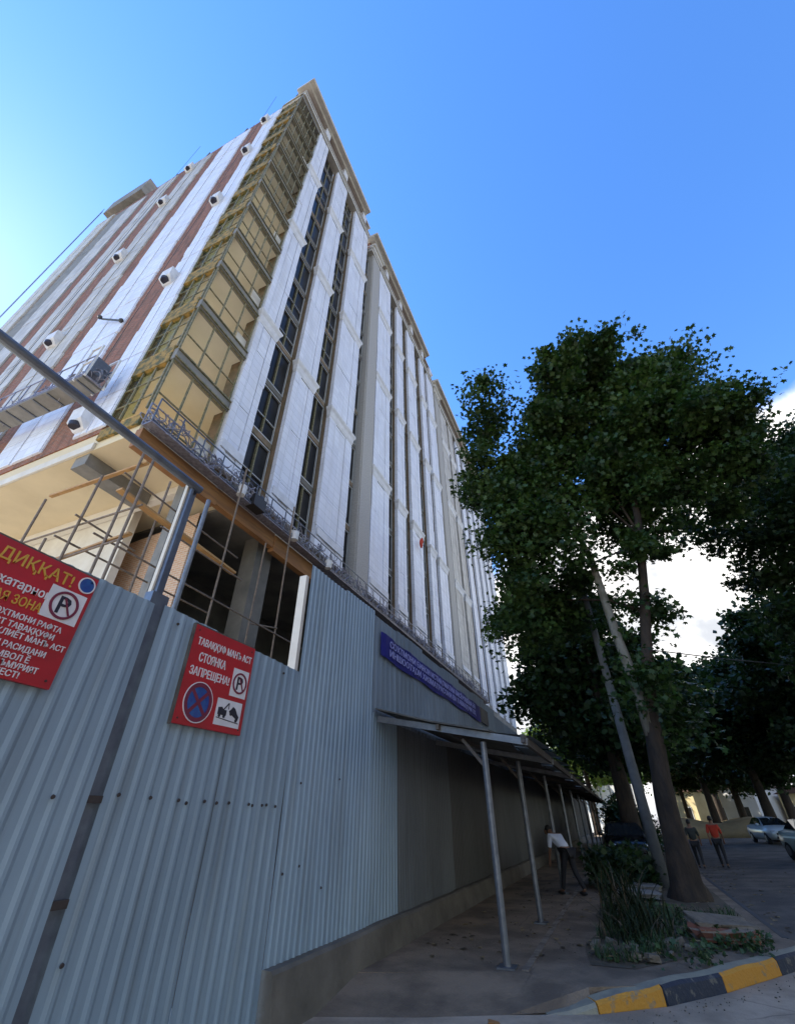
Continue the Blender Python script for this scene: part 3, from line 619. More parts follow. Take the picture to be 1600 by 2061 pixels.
sheet('sheet', 2.86, 4.1, .155, .013, -.12, 3.40, 3.36, m_fence, f2, seed=11, jag=.006); sheet('sheet', 4.105, 5.26, .155, .013, -.12, 3.35, 3.33, m_fence, f2, seed=12, x=XW+.006)
for fo, rs_ in ((f1, [(-.1, 1.74), (.5, 1.75), (.98, 1.73), (1.5, 1.74), (1.95, 1.75), (2.45, 1.75)]), (f2, [(2.98, 1.78), (3.3, 1.77), (3.62, 1.76), (3.72, 1.74), (3.95, 1.76), (4.12, 1.75), (4.3, 1.755), (4.62, 1.75), (4.68, 1.74), (4.85, 1.745), (4.93, 1.75), (5.1, 1.74), (3.05, 3.26), (4.9, 3.22), (2.95, .8)])):
    for (y, z) in rs_:
        m = MB(); m.tube([(XW+.02, y, z), (XW+.034, y, z)], [.016, .012], 8); m.build('bolt', m_bolt, fo)
f3 = thing('corrugated_fence', 'tall pale corrugated metal fence running down the street with the blue banner', 'metal fence', (XW, 5.3, 0))
yy = 5.30; k = 0
while yy < 64:
    y1 = yy+(1.18 if yy < 7.7 else 1.6 if yy < 20 else 4.)
    t0 = 5.08+(.06 if k % 2 else 0) if yy < 18 else 4.9
    if yy < 7.6: sheet('sheet', yy, y1-.004, .118, .013, .33, t0, t0+.02, m_fence, f3, seed=k, x=XW-.012+.003*(k % 2))
    else: sheet('sheet', yy, y1-.004, .23, .009, 3.16, t0, t0+.02, m_fence2, f3, seed=k, x=XW-.010+.003*(k % 2)); sheet('sheet', yy, y1+.04, .118, .012, .30, 3.22, 3.22, m_fence if k < 3 else m_fence_midshade if k < 5 else m_fence_shade, f3, seed=k, x=XW-.022+.008*(k % 2))  # lower sheets step from pale to dark to paint in the canopy shade
    yy = y1; k += 1
m = MB(); m.box(XW-.16, XW-.03, 5.20, 5.27, 2.6, 4.85); m.build('end_post', m_wallwh, f3)
for (y, z) in ((5.42, 1.1), (5.75, 1.15), (6.3, .9), (5.6, 2.0), (6.6, 2.1)):
    m = MB(); m.tube([(XW+.008, y, z), (XW+.02, y, z)], [.015, .012], 8); m.build('bolt', m_bolt, f3)
m = MB(); rr = random.Random(4); pts = []
ys_ = [5.3+.45*i for i in range(131)]
rings = []
for y in ys_:
    e = rr.uniform(-.012, .012); rings.append([(XW-.1, y, -.2), (XW+.17+e, y, -.2), (XW+.13+e, y, .32+e), (XW+.09, y, .35+e), (XW-.1, y, .35)])
m_plinth = mat('dirty_plinth_concrete', (.17, .148, .12), (.10, .088, .07), 1.6, .9, bump=.5, bscale=12)
m.loft(rings); m.build('low_wall', m_plinth, tagd=('low rough concrete plinth under the tall corrugated fence', 'low wall'))
# dark steel upright in the gate gap and frame bar
gf = thing('gate_frame', 'blue grey steel gate frame with a long bar rising over the fence', 'gate frame', (XW, 2.8, 0))
m = MB(); m.box(XW-.14, XW-.03, 2.70, 2.90, -.15, 3.5); m.build('post', m_steel, gf)
m = MB(); m.box(XW-.17, XW-.13, 2.76, 2.88, 3.2, 4.95); m.box(XW-.128, XW-.07, 2.76, 2.79, 3.2, 4.95); m.build('channel_post', m_steel, gf); m = MB(); m.box(XW-.172, XW-.126, 2.738, 2.758, 3.2, 4.95); m.build('flange', m_wallwh, gf)
m = MB(); m.tube([(XW-.08, 2.88, 4.93), (XW-.08, -3.5, 4.93)], .05, 12); m.build('bar', m_steel, gf)
m = MB(); m.tube([(-4.9, 3.80, 0), (-4.9, 3.84, 5.75)], .034, 10); m.build('steel_post', m_galv, tagd=('slim grey steel post standing behind the small red board', 'steel post'))
for k, (z0, z1) in enumerate(((.15, .55), (1.1, 1.16), (1.72, 1.76))):
    m = MB(); m.box(XW-.03, XW+.012, 2.74, 2.855, z0, z0+.05); m.build('hinge', m_bolt, gf)

# ---------------------------------------------------------------- signs
def board(name, label, y0, y1, z0, z1, tilt=0.):
    t = thing(name, label, 'sign', (XW+.05, (y0+y1)/2, z0)); m = MB(); m.box(XW+.03, XW+.06, y0, y1, z0, z1); m.build('panel', m_red, t)
    m = MB(); m.box(XW+.026, XW+.058, y0-.022, y0-.002, z0-.01, z1+.01); m.box(XW+.026, XW+.056, y0, y1, z1+.002, z1+.015); m.build('edge_strip', m_tim, t)
    for yy in (y0+.05, y1-.05):
        for zz in (z0+.05, z1-.05): m = MB(); m.tube([(XW+.06, yy, zz), (XW+.066, yy, zz)], .009, 8); m.build('screw', m_bolt, t)
    t.rotation_euler = (tilt, 0, 0); return t
XS = XW+.063
s1 = board('warning_sign', 'large red warning board with yellow and white writing at the left edge', .72, 2.09, 2.42, 3.33, R(-1.0))
def pict_p(parent, y0, y1, z0, z1):
    m = MB(); m.box(XS-.002, XS+.002, y0, y1, z0, z1); po = m.build('pictogram', m_wht, parent)
    cy, cz, r = (y0+y1)/2, (z0+z1)/2, min(y1-y0, z1-z0)*.44
    m = MB(); text_mb(m, 'P', r*1.75, cy, cz-r*.62, XS+.004, width=r*.85, align='CENTER', thick=.002); m.build('letter', m_black, po)
    m = MB(); ring(m, cy, cz, r*.83, r, XS+.001, XS+.009); strip2(m, (cy-r*.1, cz+r*.5), (cy+r*.55, cz-r*.6), r*.14, XS+.0065, XS+.0085); m.build('ring', m_ring, po)
    return po
pict_p(s1, 1.77, 2.06, 2.895, 3.15)
for tx, sz, yr, z, wd, mm in (('ДИҚҚАТ!', .135, 1.90, 3.175, .56, m_yel), ('МИНТАҚАИ ХАТАРНОК'[:0]+'ҷои хатарнок', .095, 1.80, 3.015, .55, m_wht), ('ОПАСНАЯ ЗОНА', .095, 1.775, 2.905, .60, m_yel)):
    m = MB(); text_mb(m, tx, sz, yr, z, XS, width=wd, align='RIGHT'); m.build('lettering', mm, s1)
for tx, yr, z in (('БА СОХТМОНИ РАФТА', 1.985, 2.815), ('ИСТ ТАВАҚҚУФИ', 1.955, 2.75), ('НАҚЛИЁТ МАНЪ АСТ', 2.068, 2.69), ('БАРОИ РАСИДАНИ', 1.955, 2.615), ('ЗАРАР БА АМВОЛ Ё', 1.87, 2.55), ('ҶОН МАЪМУРИЯТ', 1.955, 2.495), ('ҶАВОБГАР НЕСТ!', 1.85, 2.44)):
    m = MB(); text_mb(m, tx, .058, yr, z, XS, width=.0355*len(tx), align='RIGHT'); m.build('lettering', m_wht, s1)
m = MB(); m.prism_x(disc(2.012, 3.243, .062), XS-.002, XS+.003); po = m.build('disc', m_blue, s1); m = MB(); ring(m, 2.012, 3.243, .060, .070, XS-.002, XS+.006); m.build('ring', m_wht, po)
s2 = board('no_parking_sign', 'small red no parking board with tow truck pictogram on the low fence', 3.27, 4.235, 2.37, 3.335, R(.6))
for tx, sz, yc, z, wd in (('ТАВАҚҚУФ МАНЪ АСТ', .105, 3.765, 3.14, .86), ('СТОЯНКА', .125, 3.60, 2.98, .40), ('ЗАПРЕЩЕНА!', .115, 3.61, 2.835, .58)):
    m = MB(); text_mb(m, tx, sz, yc, z, XS, width=wd, align='CENTER'); m.build('lettering', m_wht, s2)
pict_p(s2, 3.94, 4.20, 2.74, 3.04)
m = MB(); m.prism_x(disc(3.53, 2.595, .165), XS-.003, XS+.001); dp = m.build('disc', m_blue, s2)
m = MB(); ring(m, 3.53, 2.595, .145, .185, XS-.003, XS+.006); strip2(m, (3.53-.11, 2.595+.11), (3.53+.11, 2.595-.11), .035, XS+.0015, XS+.004); strip2(m, (3.53-.11, 2.595-.11), (3.53+.11, 2.595+.11), .035, XS+.0015, XS+.0045); m.build('cross', m_ring, dp)
m = MB(); ring(m, 3.53, 2.595, .186, .195, XS-.003, XS+.005); m.build('rim', m_wht, dp)
m = MB(); m.box(XS-.002, XS+.002, 3.79, 4.18, 2.43, 2.69); tp = m.build('pictogram', m_wht, s2)
m = MB(); x0, x1 = XS+.0025, XS+.005
m.prism_x([(3.82, 2.53), (3.95, 2.53), (3.95, 2.585), (3.90, 2.585), (3.875, 2.61), (3.82, 2.60)], x0, x1)
for cy in (3.85, 3.92): m.prism_x(disc(cy, 2.522, .018, 12), x0, x1+.001)
strip2(m, (3.90, 2.585), (3.97, 2.66), .014, x0, x1+.001); strip2(m, (3.97, 2.66), (3.975, 2.60), .008, x0, x1+.0015)
m.prism_x([(3.985, 2.585), (4.01, 2.60), (4.04, 2.635), (4.08, 2.62), (4.12, 2.57), (4.15, 2.545), (4.14, 2.505), (4.0, 2.565)], x0, x1)
for cy, cz in ((4.02, 2.56), (4.115, 2.505)): m.prism_x(disc(cy, cz, .019, 12), x0, x1+.001)
strip2(m, (3.81, 2.50), (4.16, 2.478), .008, x0, x1); m.build('tow_truck_symbol', m_black, tp)
bn = thing('banner', 'long deep blue banner with two lines of pale lettering on the tall fence', 'banner', (XW+.03, 8, 4.3))
m = MB(); n = 40; rings = []
for i in range(n+1):
    y = 7.9+(15.9-7.9)*i/n; w_ = .012*math.sin(i*1.1)+.008*math.sin(i*2.7); zt = 4.80+.012*math.sin(i*.9); zb = 4.30+.02*math.sin(i*.6+1)
    rings.append([(XW+.035+w_, y, zb), (XW+.045+w_, y, zb), (XW+.045+w_, y, zt), (XW+.035+w_, y, zt)])
m.loft(rings); m.build('cloth', m_ban, bn)
for tx, z in (('СОХТМОНИ БИНОИ ИСТИҚОМАТИИ БИСЁРОШЁНА БО', 4.585), ('ИНШООТҲОИ ХИЗМАТРАСОНИ ВА ТАВАҚҚУФГОҲ', 4.395)):
    m = MB(); text_mb(m, tx, .19, 8.3, z, XW+.066, width=6.9); m.build('lettering', m_bant, bn)
m = MB(); m.box(XW+.03, XW+.06, 15.95, 17.0, 4.32, 4.80); m.build('notice_board', m_dark, tagd=('small dark notice board at the far end of the blue banner', 'notice board'))

# ---------------------------------------------------------------- canopy over the pavement
cn_ = thing('canopy', 'lean to sheet canopy on thin posts over the dark pavement along the fence', 'canopy', (-1.9, 8, 0))
m = MB(); rr = random.Random(9); rings = []; ysr = [7.72+.5*i for i in range(80)]
for i, y in enumerate(ysr):
    e = .05*math.sin(i*.9)+rr.uniform(-.03, .03); e2 = rr.uniform(-.05, .07)
    rings.append([(XW+.03, y, 3.29+.006*(i % 2)), (-2.7, y, 3.0+e*.4), (-1.72+e2, y, 2.80+e*.4), (-1.72+e2, y, 2.775+e*.4), (-2.7, y, 2.975+e*.4), (XW+.03, y, 3.265)])
m.loft(rings); m.build('roof_sheet', m_roofsh, cn_)
for i, y in enumerate((7.85, 11.1, 15.4, 19.6, 24, 28.5, 33, 37.5, 42, 46.5)):
    m = MB(); m.bar((XW+.03, y, 3.12), (-1.15, y+.05, 2.60), .08, .10); m.build('rafter', m_galv if i < 3 else m_tim, cn_)
    m = MB(); xb = -1.9-.03*min(i, 6); m.tube([(xb, y+.2, 0.), (xb, y+.18, 2.66)], .052 if i < 2 else .05, 12); m.box(xb-.12, xb+.12, y+.08, y+.32, .002, .02); m.build('post', m_galv, cn_)
    m = MB(); m.bar((xb, y+.18, 2.3), (xb-.35, y+.18, 2.72), .05, .05); m.build('brace', m_tim, cn_)
m = MB(); m.bar((-1.2, 7.75, 2.64), (-1.25, 48, 2.64), .06, .12); m.bar((-2.6, 7.75, 2.9), (-2.6, 48, 2.9), .06, .08); m.build('purlin', m_tim, cn_)
m = MB()
for i in range(20): y = 8+2*i; m.add([(-1.75, y, 2.80), (-1.1, y, 2.70), (-1.05+.1*rr.random(), y+1.95, 2.70+.05*rr.random()), (-1.75, y+1.95, 2.81)], [(0, 1, 2, 3)])
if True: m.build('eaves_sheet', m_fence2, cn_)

# ---------------------------------------------------------------- trees
LEAF = np.array([(0, -.5, 0), (.20, -.22, .03), (.52, -.10, -.04), (.24, .08, .02), (.30, .36, -.05), (.08, .28, .03), (0, .58, -.03), (-.08, .28, .03), (-.30, .36, -.05), (-.24, .08, .02), (-.52, -.10, -.04), (-.20, -.22, .03)])
def lumpy(blobs, seed, n=11):
    g = np.random.default_rng(seed+500); out = []
    for b in blobs:
        for k in range(n):
            d = g.normal(size=3); d /= np.linalg.norm(d); q = g.uniform(.35, 1.12); sc_ = g.uniform(.22, .52)
            out.append((b[0]+d[0]*q*b[3], b[1]+d[1]*q*b[4], b[2]+d[2]*q*b[5], b[3]*sc_, b[4]*sc_, b[5]*sc_*.85))
    return out
LEAF6 = np.array([(0, -.5, 0), (.42, -.12, -.05), (.26, .3, -.04), (0, .58, .03), (-.26, .3, -.04), (-.42, -.12, -.05)])
def crown_mesh(name, blobs, nclump, per, size, sig, m, seed, shell=.55, dens_in=.3, LEAF=LEAF):
    g = np.random.default_rng(seed); vol = np.array([b[3]*b[4]*b[5] for b in blobs])**.75; vol /= vol.sum()
    bi = g.choice(len(blobs), nclump, p=vol); B_ = np.array(blobs)[bi]
    d = g.normal(size=(nclump, 3)); d /= np.linalg.norm(d, axis=1)[:, None]
    rad = np.where(g.random(nclump) < dens_in, g.random(nclump)**.5*.7, shell+(1.04-shell)*g.random(nclump)**.7)
    cc = B_[:, :3]+d*rad[:, None]*B_[:, 3:6]
    cnt = np.maximum(4, (per*g.uniform(.45, 1.6, nclump)).astype(int)); idx = np.repeat(np.arange(nclump), cnt); n = len(idx)
    sg = sig*g.uniform(.45, 1.45, nclump)
    off = np.clip(g.normal(size=(n, 3)), -1.7, 1.7)*np.array([1, 1, .62]); pos = cc[idx]+off*sg[idx][:, None]
    pos[:, 2] -= .12*np.linalg.norm(off[:, :2], axis=1)*sg[idx]
    nz = g.normal(size=(n, 3))*.75+np.array([0, 0, .9]); nz /= np.linalg.norm(nz, axis=1)[:, None]
    t = g.normal(size=(n, 3)); t -= nz*(t*nz).sum(1)[:, None]; t /= np.linalg.norm(t, axis=1)[:, None]; b = np.cross(nz, t)
    s = size*g.uniform(.6, 1.35, n)
    v = pos[:, None, :]+s[:, None, None]*(LEAF[None, :, 0, None]*t[:, None, :]+LEAF[None, :, 1, None]*b[:, None, :]+LEAF[None, :, 2, None]*nz[:, None, :]*2)
    K = len(LEAF); v = v.reshape(-1, 3).astype(np.float32)
    me = bpy.data.meshes.new(name); me.vertices.add(len(v)); me.vertices.foreach_set('co', v.ravel())
    me.loops.add(n*K); me.loops.foreach_set('vertex_index', np.arange(n*K, dtype=np.int32))
    me.polygons.add(n); me.polygons.foreach_set('loop_start', np.arange(0, n*K, K, dtype=np.int32)); me.polygons.foreach_set('loop_total', np.full(n, K, dtype=np.int32))
    me.materials.append(m); me.update(calc_edges=True); return me, cc
def tree(name, label, loc, trunkpath, trad, blobs, nclump, per, size, sig, lm, seed, bark=None, limbs=14, group='trees along the street', shell=.55, LEAF=LEAF):
    t = thing(name, label, 'tree', loc, group=group); L0 = Vector(loc)
    me, cc = crown_mesh('crown', lumpy(blobs, seed), nclump, per, size, sig, lm, seed, shell, LEAF=LEAF)
    me.transform(Matrix.Translation(-L0)) if False else None
    co = link('crown', me, t); co.location = -L0
    r = random.Random(seed); m = MB(); n = 14
    # fluted trunk
    pts = [Vector(p) for p in trunkpath]; rings = []
    dense = []; rd = []
    for i in range(len(pts)-1):
        for k in range(4): dense.append(pts[i].lerp(pts[i+1], k/4)); rd.append(trad[i]+(trad[i+1]-trad[i])*k/4)
    dense.append(pts[-1]); rd.append(trad[-1])
    for j, (p, q) in enumerate(zip(dense, rd)):
        rings.append([(p.x+q*(1+.10*math.sin(3*a+j*.5)+.05*math.sin(7*a+j))*math.cos(a), p.y+q*(1+.10*math.sin(3*a+j*.5)+.05*math.sin(7*a+j))*math.sin(a), p.z) for a in [2*math.pi*k/n for k in range(n)]])
    m.loft(rings); m.build('trunk', bark or m_bark, t, smooth=True)
    top = pts[-1]
    lm_ = MB()
    if limbs:
        for c in r.sample(list(range(len(cc))), limbs):
            c = Vector(cc[c]); k = r.randint(int(len(dense)*.6), len(dense)-1); s0 = dense[k]
            if c.z < s0.z+.8 or (c-s0).length > 5.5: continue
            mid = s0.lerp(c, .5)+Vector((r.uniform(-.5, .5), r.uniform(-.5, .5), r.uniform(.1, .9)))
            q = rd[k]*.42; lm_.tube([s0, s0.lerp(mid, .5)+Vector((0, 0, .2)), mid, mid.lerp(c, .6), c], [q, q*.8, q*.55, q*.35, q*.12], 7)
        lm_.build('limb', m_bark, t, smooth=True)
    return t
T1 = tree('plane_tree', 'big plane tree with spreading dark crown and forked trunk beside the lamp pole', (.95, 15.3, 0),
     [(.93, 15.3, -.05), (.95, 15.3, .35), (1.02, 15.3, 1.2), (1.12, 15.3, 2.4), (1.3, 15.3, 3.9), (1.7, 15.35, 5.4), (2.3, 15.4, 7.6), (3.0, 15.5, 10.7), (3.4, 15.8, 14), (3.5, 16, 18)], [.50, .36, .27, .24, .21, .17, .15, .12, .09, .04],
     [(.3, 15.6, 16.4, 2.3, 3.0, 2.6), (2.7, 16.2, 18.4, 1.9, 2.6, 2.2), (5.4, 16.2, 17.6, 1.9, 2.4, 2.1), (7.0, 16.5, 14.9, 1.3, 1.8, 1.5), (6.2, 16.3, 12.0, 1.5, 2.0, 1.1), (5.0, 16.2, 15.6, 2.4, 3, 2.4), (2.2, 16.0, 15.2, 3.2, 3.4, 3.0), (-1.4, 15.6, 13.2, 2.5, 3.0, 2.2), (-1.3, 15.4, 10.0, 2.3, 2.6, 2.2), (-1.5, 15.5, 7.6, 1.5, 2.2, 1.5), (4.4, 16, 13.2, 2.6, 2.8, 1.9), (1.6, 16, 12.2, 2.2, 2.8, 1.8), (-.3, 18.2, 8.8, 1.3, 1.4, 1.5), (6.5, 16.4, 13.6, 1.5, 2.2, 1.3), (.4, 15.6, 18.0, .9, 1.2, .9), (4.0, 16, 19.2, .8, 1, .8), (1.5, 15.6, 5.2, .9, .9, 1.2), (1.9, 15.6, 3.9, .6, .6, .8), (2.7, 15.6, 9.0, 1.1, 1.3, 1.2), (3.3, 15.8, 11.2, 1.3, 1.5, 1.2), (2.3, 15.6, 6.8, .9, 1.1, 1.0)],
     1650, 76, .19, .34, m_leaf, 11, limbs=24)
m = MB(); m.tube([(1.22, 15.28, 3.5), (1.2, 15.2, 4.8), (1.09, 15.1, 6.4), (1.02, 15.1, 9.1), (.5, 15.3, 12.5)], [.19, .16, .14, .11, .05], 10); m.build('limb', m_pbark, T1, smooth=True)
RB = [(11.6, 24, 17.2, 3.6, 4, 3.2), (14, 24, 14.5, 4.4, 4.5, 4.2), (10.4, 24, 13.2, 2.6, 3.5, 2.5), (12.6, 24, 9.8, 4.6, 4.5, 3), (10.8, 24.5, 7.2, 3.2, 3.5, 2.2), (15.5, 25, 8, 4, 4, 3), (8.7, 25, 17.0, 1.6, 2, 1.4)]
tree('broadleaf_tree', 'tall dense broadleaf tree overhanging the street at the right edge', (12.2, 24, .3), [(12.2, 24, .2), (12.2, 24, 2), (12.3, 24, 6), (12.4, 24, 12), (12.4, 24, 16)], [.55, .42, .36, .22, .08], RB, 1000, 60, .24, .5, m_leaf2, 21)
tree('broadleaf_tree', 'nearest roadside tree, only its leafy tips showing at the upper right edge', (19.5, 19.5, .5), [(19.5, 19.5, .3), (19.5, 19.5, 6), (19.5, 19.5, 14)], [.5, .38, .1], [(19.2, 19.5, 16.5, 4.2, 4.2, 4), (19.5, 20, 11.5, 4.5, 4.5, 3.5)], 400, 50, .28, .65, m_leaf2, 22, limbs=6)
for k, (x, y, lab) in enumerate(((15.5, 9.5, 'unseen added shading tree right of the street, just outside the frame'), (16, 1.5, 'unseen added shading tree right of the street, beside the viewer'), (16.5, -7, 'unseen added shading tree right of the street, behind the viewer'))):  # out-of-view trees added to block low sky light from the street side
    tree('broadleaf_tree', lab, (x, y, .4), [(x, y, .2), (x, y, 5), (x, y, 12)], [.5, .36, .1], [(x, y, 11.5, 4.2, 4.4, 4), (x, y, 6.5, 4.6, 4.8, 3.6), (x-.5, y+1, 3.6, 3.4, 4, 1.8)], 420, 46, .42, .7, m_leaf2, 81+k, limbs=6, LEAF=LEAF6)
def shifted(bl, dx, dy, dz, s=1): return [(b[0]*s+dx, b[1]*s+dy, b[2]*s+dz, b[3]*s, b[4]*s, b[5]*s) for b in bl]
BASEB = [(0, 0, 9.6, 3.4, 3.4, 3.2), (-2.2, 0, 7.6, 2.6, 2.6, 2.2), (2.2, .4, 7.8, 2.6, 2.8, 2.4), (.2, .3, 12.4, 2.2, 2.4, 1.8), (-.6, -.4, 5.8, 2.6, 2.6, 1.5), (1.6, .6, 5.4, 2.2, 2.4, 1.5)]
base_specs = [('dark tree with a thick black trunk behind the lamp pole', (.1, 29, 0), 1.0, 31, m_leaf2, .45), ('dark street tree behind the thick black trunk, beside the canopy end', (.0, 41, 0), 1.05, 32, m_leaf2, .4),
  ('sunlit green tree just past the end of the building', (-3.6, 71, 0), 1.45, 33, m_leaf3, .4), ('tall sunlit tree showing yellow green above the far bank', (11.5, 80, .4), 1.65, 48, m_leaf3, .4), ('dark roadside tree behind the white parked car', (9.6, 46, .3), .95, 34, m_leaf2, .38), ('dark tree over the right lane beyond the parked cars', (12.6, 37, .4), 1.0, 35, m_leaf2, .4),
  ('dark tree on the far bank left of the white car', (8.0, 60, .3), 1.0, 36, m_leaf2, .38), ('slanting trunked tree on the far bank behind the two walkers', (10.9, 63, .3), 1.0, 37, m_leaf2, .38), ('dark tree on the far bank directly above the white car', (13.6, 57, .4), 1.1, 38, m_leaf2, .4),
  ('dense tree filling the gap above the pale green car', (16.5, 44, .5), 1.15, 39, m_leaf2, .42),
  ('slim tree on the far bank just right of the big plane trunk', (6.3, 66, .6), .95, 45, m_leaf2, .24), ('slim tree on the far bank behind the person in dark clothes', (9.2, 70, .6), 1.0, 46, m_leaf2, .26), ('slim tree on the far bank between two thicker trunks', (12.6, 72, .7), 1.0, 47, m_leaf2, .26)]
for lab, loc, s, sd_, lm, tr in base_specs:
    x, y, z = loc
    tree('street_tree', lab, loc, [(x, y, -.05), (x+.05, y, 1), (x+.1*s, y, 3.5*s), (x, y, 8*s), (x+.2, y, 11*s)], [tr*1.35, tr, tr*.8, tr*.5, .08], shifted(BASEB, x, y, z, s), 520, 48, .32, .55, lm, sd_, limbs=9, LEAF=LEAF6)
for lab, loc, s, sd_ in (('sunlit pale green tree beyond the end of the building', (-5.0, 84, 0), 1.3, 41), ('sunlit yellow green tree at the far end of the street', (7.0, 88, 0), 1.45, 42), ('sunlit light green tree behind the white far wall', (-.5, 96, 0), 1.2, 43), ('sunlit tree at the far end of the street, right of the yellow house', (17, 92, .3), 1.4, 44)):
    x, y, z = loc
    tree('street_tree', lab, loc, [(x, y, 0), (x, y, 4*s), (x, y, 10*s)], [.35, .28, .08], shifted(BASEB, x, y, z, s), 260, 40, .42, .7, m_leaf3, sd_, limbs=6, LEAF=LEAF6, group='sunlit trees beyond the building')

# ---------------------------------------------------------------- lamp pole, cable
lp = thing('street_lamp', 'tall tapering grey concrete lamp pole leaning into the tree crown', 'street lamp', (.56, 17.5, 0))
m = MB(); m.tube([(.56, 17.5, -.05), (.56, 17.5, 4), (.56, 17.5, 9.4)], [.17, .14, .10], 14); m.build('pole', m_lamp, lp, smooth=True)
m = MB(); m.tube([(.56, 17.5, 9.3), (1.0, 17.5, 10.1), (2.2, 17.5, 10.4)], [.05, .045, .04], 8); m.build('arm', m_galv, lp)
m = MB(); m.ball((2.5, 17.5, 10.38), .38, .14, .09); m.build('lamp_head', m_galv, lp, smooth=True)
m = MB(); m.tube([(.56, 17.5, 6.9), (5, 21, 6.75), (9, 26, 7.3), (12.2, 30, 8.4)], .022, 5); m.build('overhead_cable', m_void, tagd=('thin black cable crossing the bright gap between the trees', 'cable'))

# ---------------------------------------------------------------- bed planting, slabs, rubble
def blade_mesh(mb, base, ang, ln, w, lean, r):
    d = Vector((math.cos(ang), math.sin(ang), 0)); sd2 = Vector((-d.y, d.x, 0)); P = []; n = 5
    for i in range(n+1):
        t = i/n; p = Vector(base)+d*(lean*ln*t*t)+Vector((0, 0, ln*(t-.28*lean*t*t))); ww = w*(1-t)**.7*(.6+.8*t if t < .4 else 1); P += [p-sd2*ww/2, p+sd2*ww/2]
    mb.add(P, [(2*i, 2*i+1, 2*i+3, 2*i+2) for i in range(n)])
def blade_plant(name, label, c, n, ln, w, seed, m_, spread=.35, group=None):
    r = random.Random(seed); mb = MB()
    for i in range(n):
        a = r.uniform(0, 6.283); rr_ = spread*math.sqrt(r.random()); mb.cur = 1 if r.random() < .16 else 0; blade_mesh(mb, (c[0]+rr_*math.cos(a), c[1]+rr_*math.sin(a), c[2]), r.uniform(0, 6.283), ln*r.uniform(.45, 1.15), w*r.uniform(.5, 1.3), r.uniform(.1, 1.15), r)
    return mb.build(name, [m_, m_dry], tagd=(label, 'plant', group))
PG = 'sword leaved plants in the soil bed'
blade_plant('sword_leaf_plant', 'tallest dark sword leaved plant beside the pavement under the canopy', (-.40, 11.4, .03), 80, 1.0, .045, 1, m_sword, .42, PG)
blade_plant('sword_leaf_plant', 'sword leaved plant nearest the camera with drooping outer blades', (-.45, 9.95, .03), 50, .5, .04, 2, m_sword, .38, PG)
blade_plant('sword_leaf_plant', 'sword leaved plant close behind the nearest one', (-.1, 10.5, .03), 60, .65, .04, 3, m_sword, .4, PG)
blade_plant('sword_leaf_plant', 'dark sword leaved plant left of the concrete slabs', (-.55, 13.2, .03), 60, 1.1, .045, 4, m_sword, .45, PG)
mb = MB(); r = random.Random(6)
for i in range(2600):
    y = 8.7+r.random()**.8*4.6; l, rr_ = soil_lim(y); x = l+.1+(rr_-l-.25)*r.random()
    if math.sin(x*3.3+y*2.1)+math.sin(y*3.7-x) < -.15: continue
    blade_mesh(mb, (x, y, .03), r.uniform(0, 6.28), r.uniform(.08, .26), .018, r.uniform(.3, 1), r)
mb.build('grass', m_grass, tagd=('short green grass and weeds growing on the soil bed', 'grass', None, 'stuff'))
me_, cc_ = crown_mesh('ground_cover', [(.2, 9.6, .03, .75, .6, .1), (.95, 10.9, .03, .6, .7, .12), (.2, 12.6, .03, .9, .9, .14), (-.5, 9.1, .02, .4, .35, .07), (1.2, 10.25, .04, .45, .3, .12)], 90, 26, .075, .13, m_grass, 51)
tag(link('ground_cover', me_), 'low dark green ground cover between the sword leaved plants', 'ground cover', None, 'stuff')
for k, (x, y, h, lab) in enumerate(((-.5, 17.5, .8, 'dark low bush in the bed behind the sword leaved plants'), (.6, 32, 2.0, 'dark bush right of the thick black trunk'), (-.4, 34, 2.6, 'tall dark bush between the second and third street trees'), (-.2, 38, 2.8, 'farthest tall dark bush in the planted bed'))):
    me2, cc2 = crown_mesh('bush', [(x, y, h*.55, .75, 1.2, h*.5), (x+.3, y+.9, h*.35, .7, .9, h*.35)], 90, 40, .17, .28, m_leaf2, 70+k)
    tag(link('bush', me2), lab, 'bush', 'dark bushes in the planted bed')
def chunk(name, label, cat, c, sx, sy, sz, rot, m_, seed, group=None, parts=None):
    r = random.Random(seed); mb = MB(); E_ = Euler(rot).to_matrix(); rings = []
    for zz, k in ((-.5, .96), (-.3, 1.0), (.3, 1.0), (.5, .93)):
        rg = []
        for (a, b) in ((-.5, -.5), (-.17, -.52), (.2, -.5), (.5, -.48), (.53, -.1), (.5, .2), (.48, .5), (.1, .53), (-.2, .5), (-.5, .5), (-.52, .15), (-.5, -.2)):
            p = Vector((a*sx*k+r.uniform(-.06, .06)*sx, b*sy*k+r.uniform(-.06, .06)*sy, zz*sz+r.uniform(-.04, .04)*sz)); rg.append(Vector(c)+E_ @ p)
        rings.append(rg)
    mb.loft(rings); return mb.build(name, m_, tagd=(label, cat, group))
chunk('broken_slab', 'broken pale concrete slab tilted on brick rubble in the soil bed', 'concrete slab', (1.02, 10.9, .22), .92, .5, .09, (.16, .08, .35), m_rubble, 1)
chunk('brick_rubble', 'dark red brick rubble propping up the broken concrete slab', 'rubble', (1.0, 10.7, .12), .9, .5, .14, (.08, .05, .35), m_brick, 2)
r = random.Random(8)
for i in range(26):
    y = 8.75+r.random()*2.6; l, q = soil_lim(y); x = l+.15+(q-l-.2)*r.random(); s_ = r.uniform(.04, .15)
    chunk('stone', 'small pale rubble stone lying on the soil bed behind the kerb', 'stone', (x, y, .06), s_*1.3, s_, s_*.6, (r.uniform(-.3, .3), r.uniform(-.3, .3), r.uniform(0, 3)), m_rubble, 100+i, 'rubble stones on the soil bed')
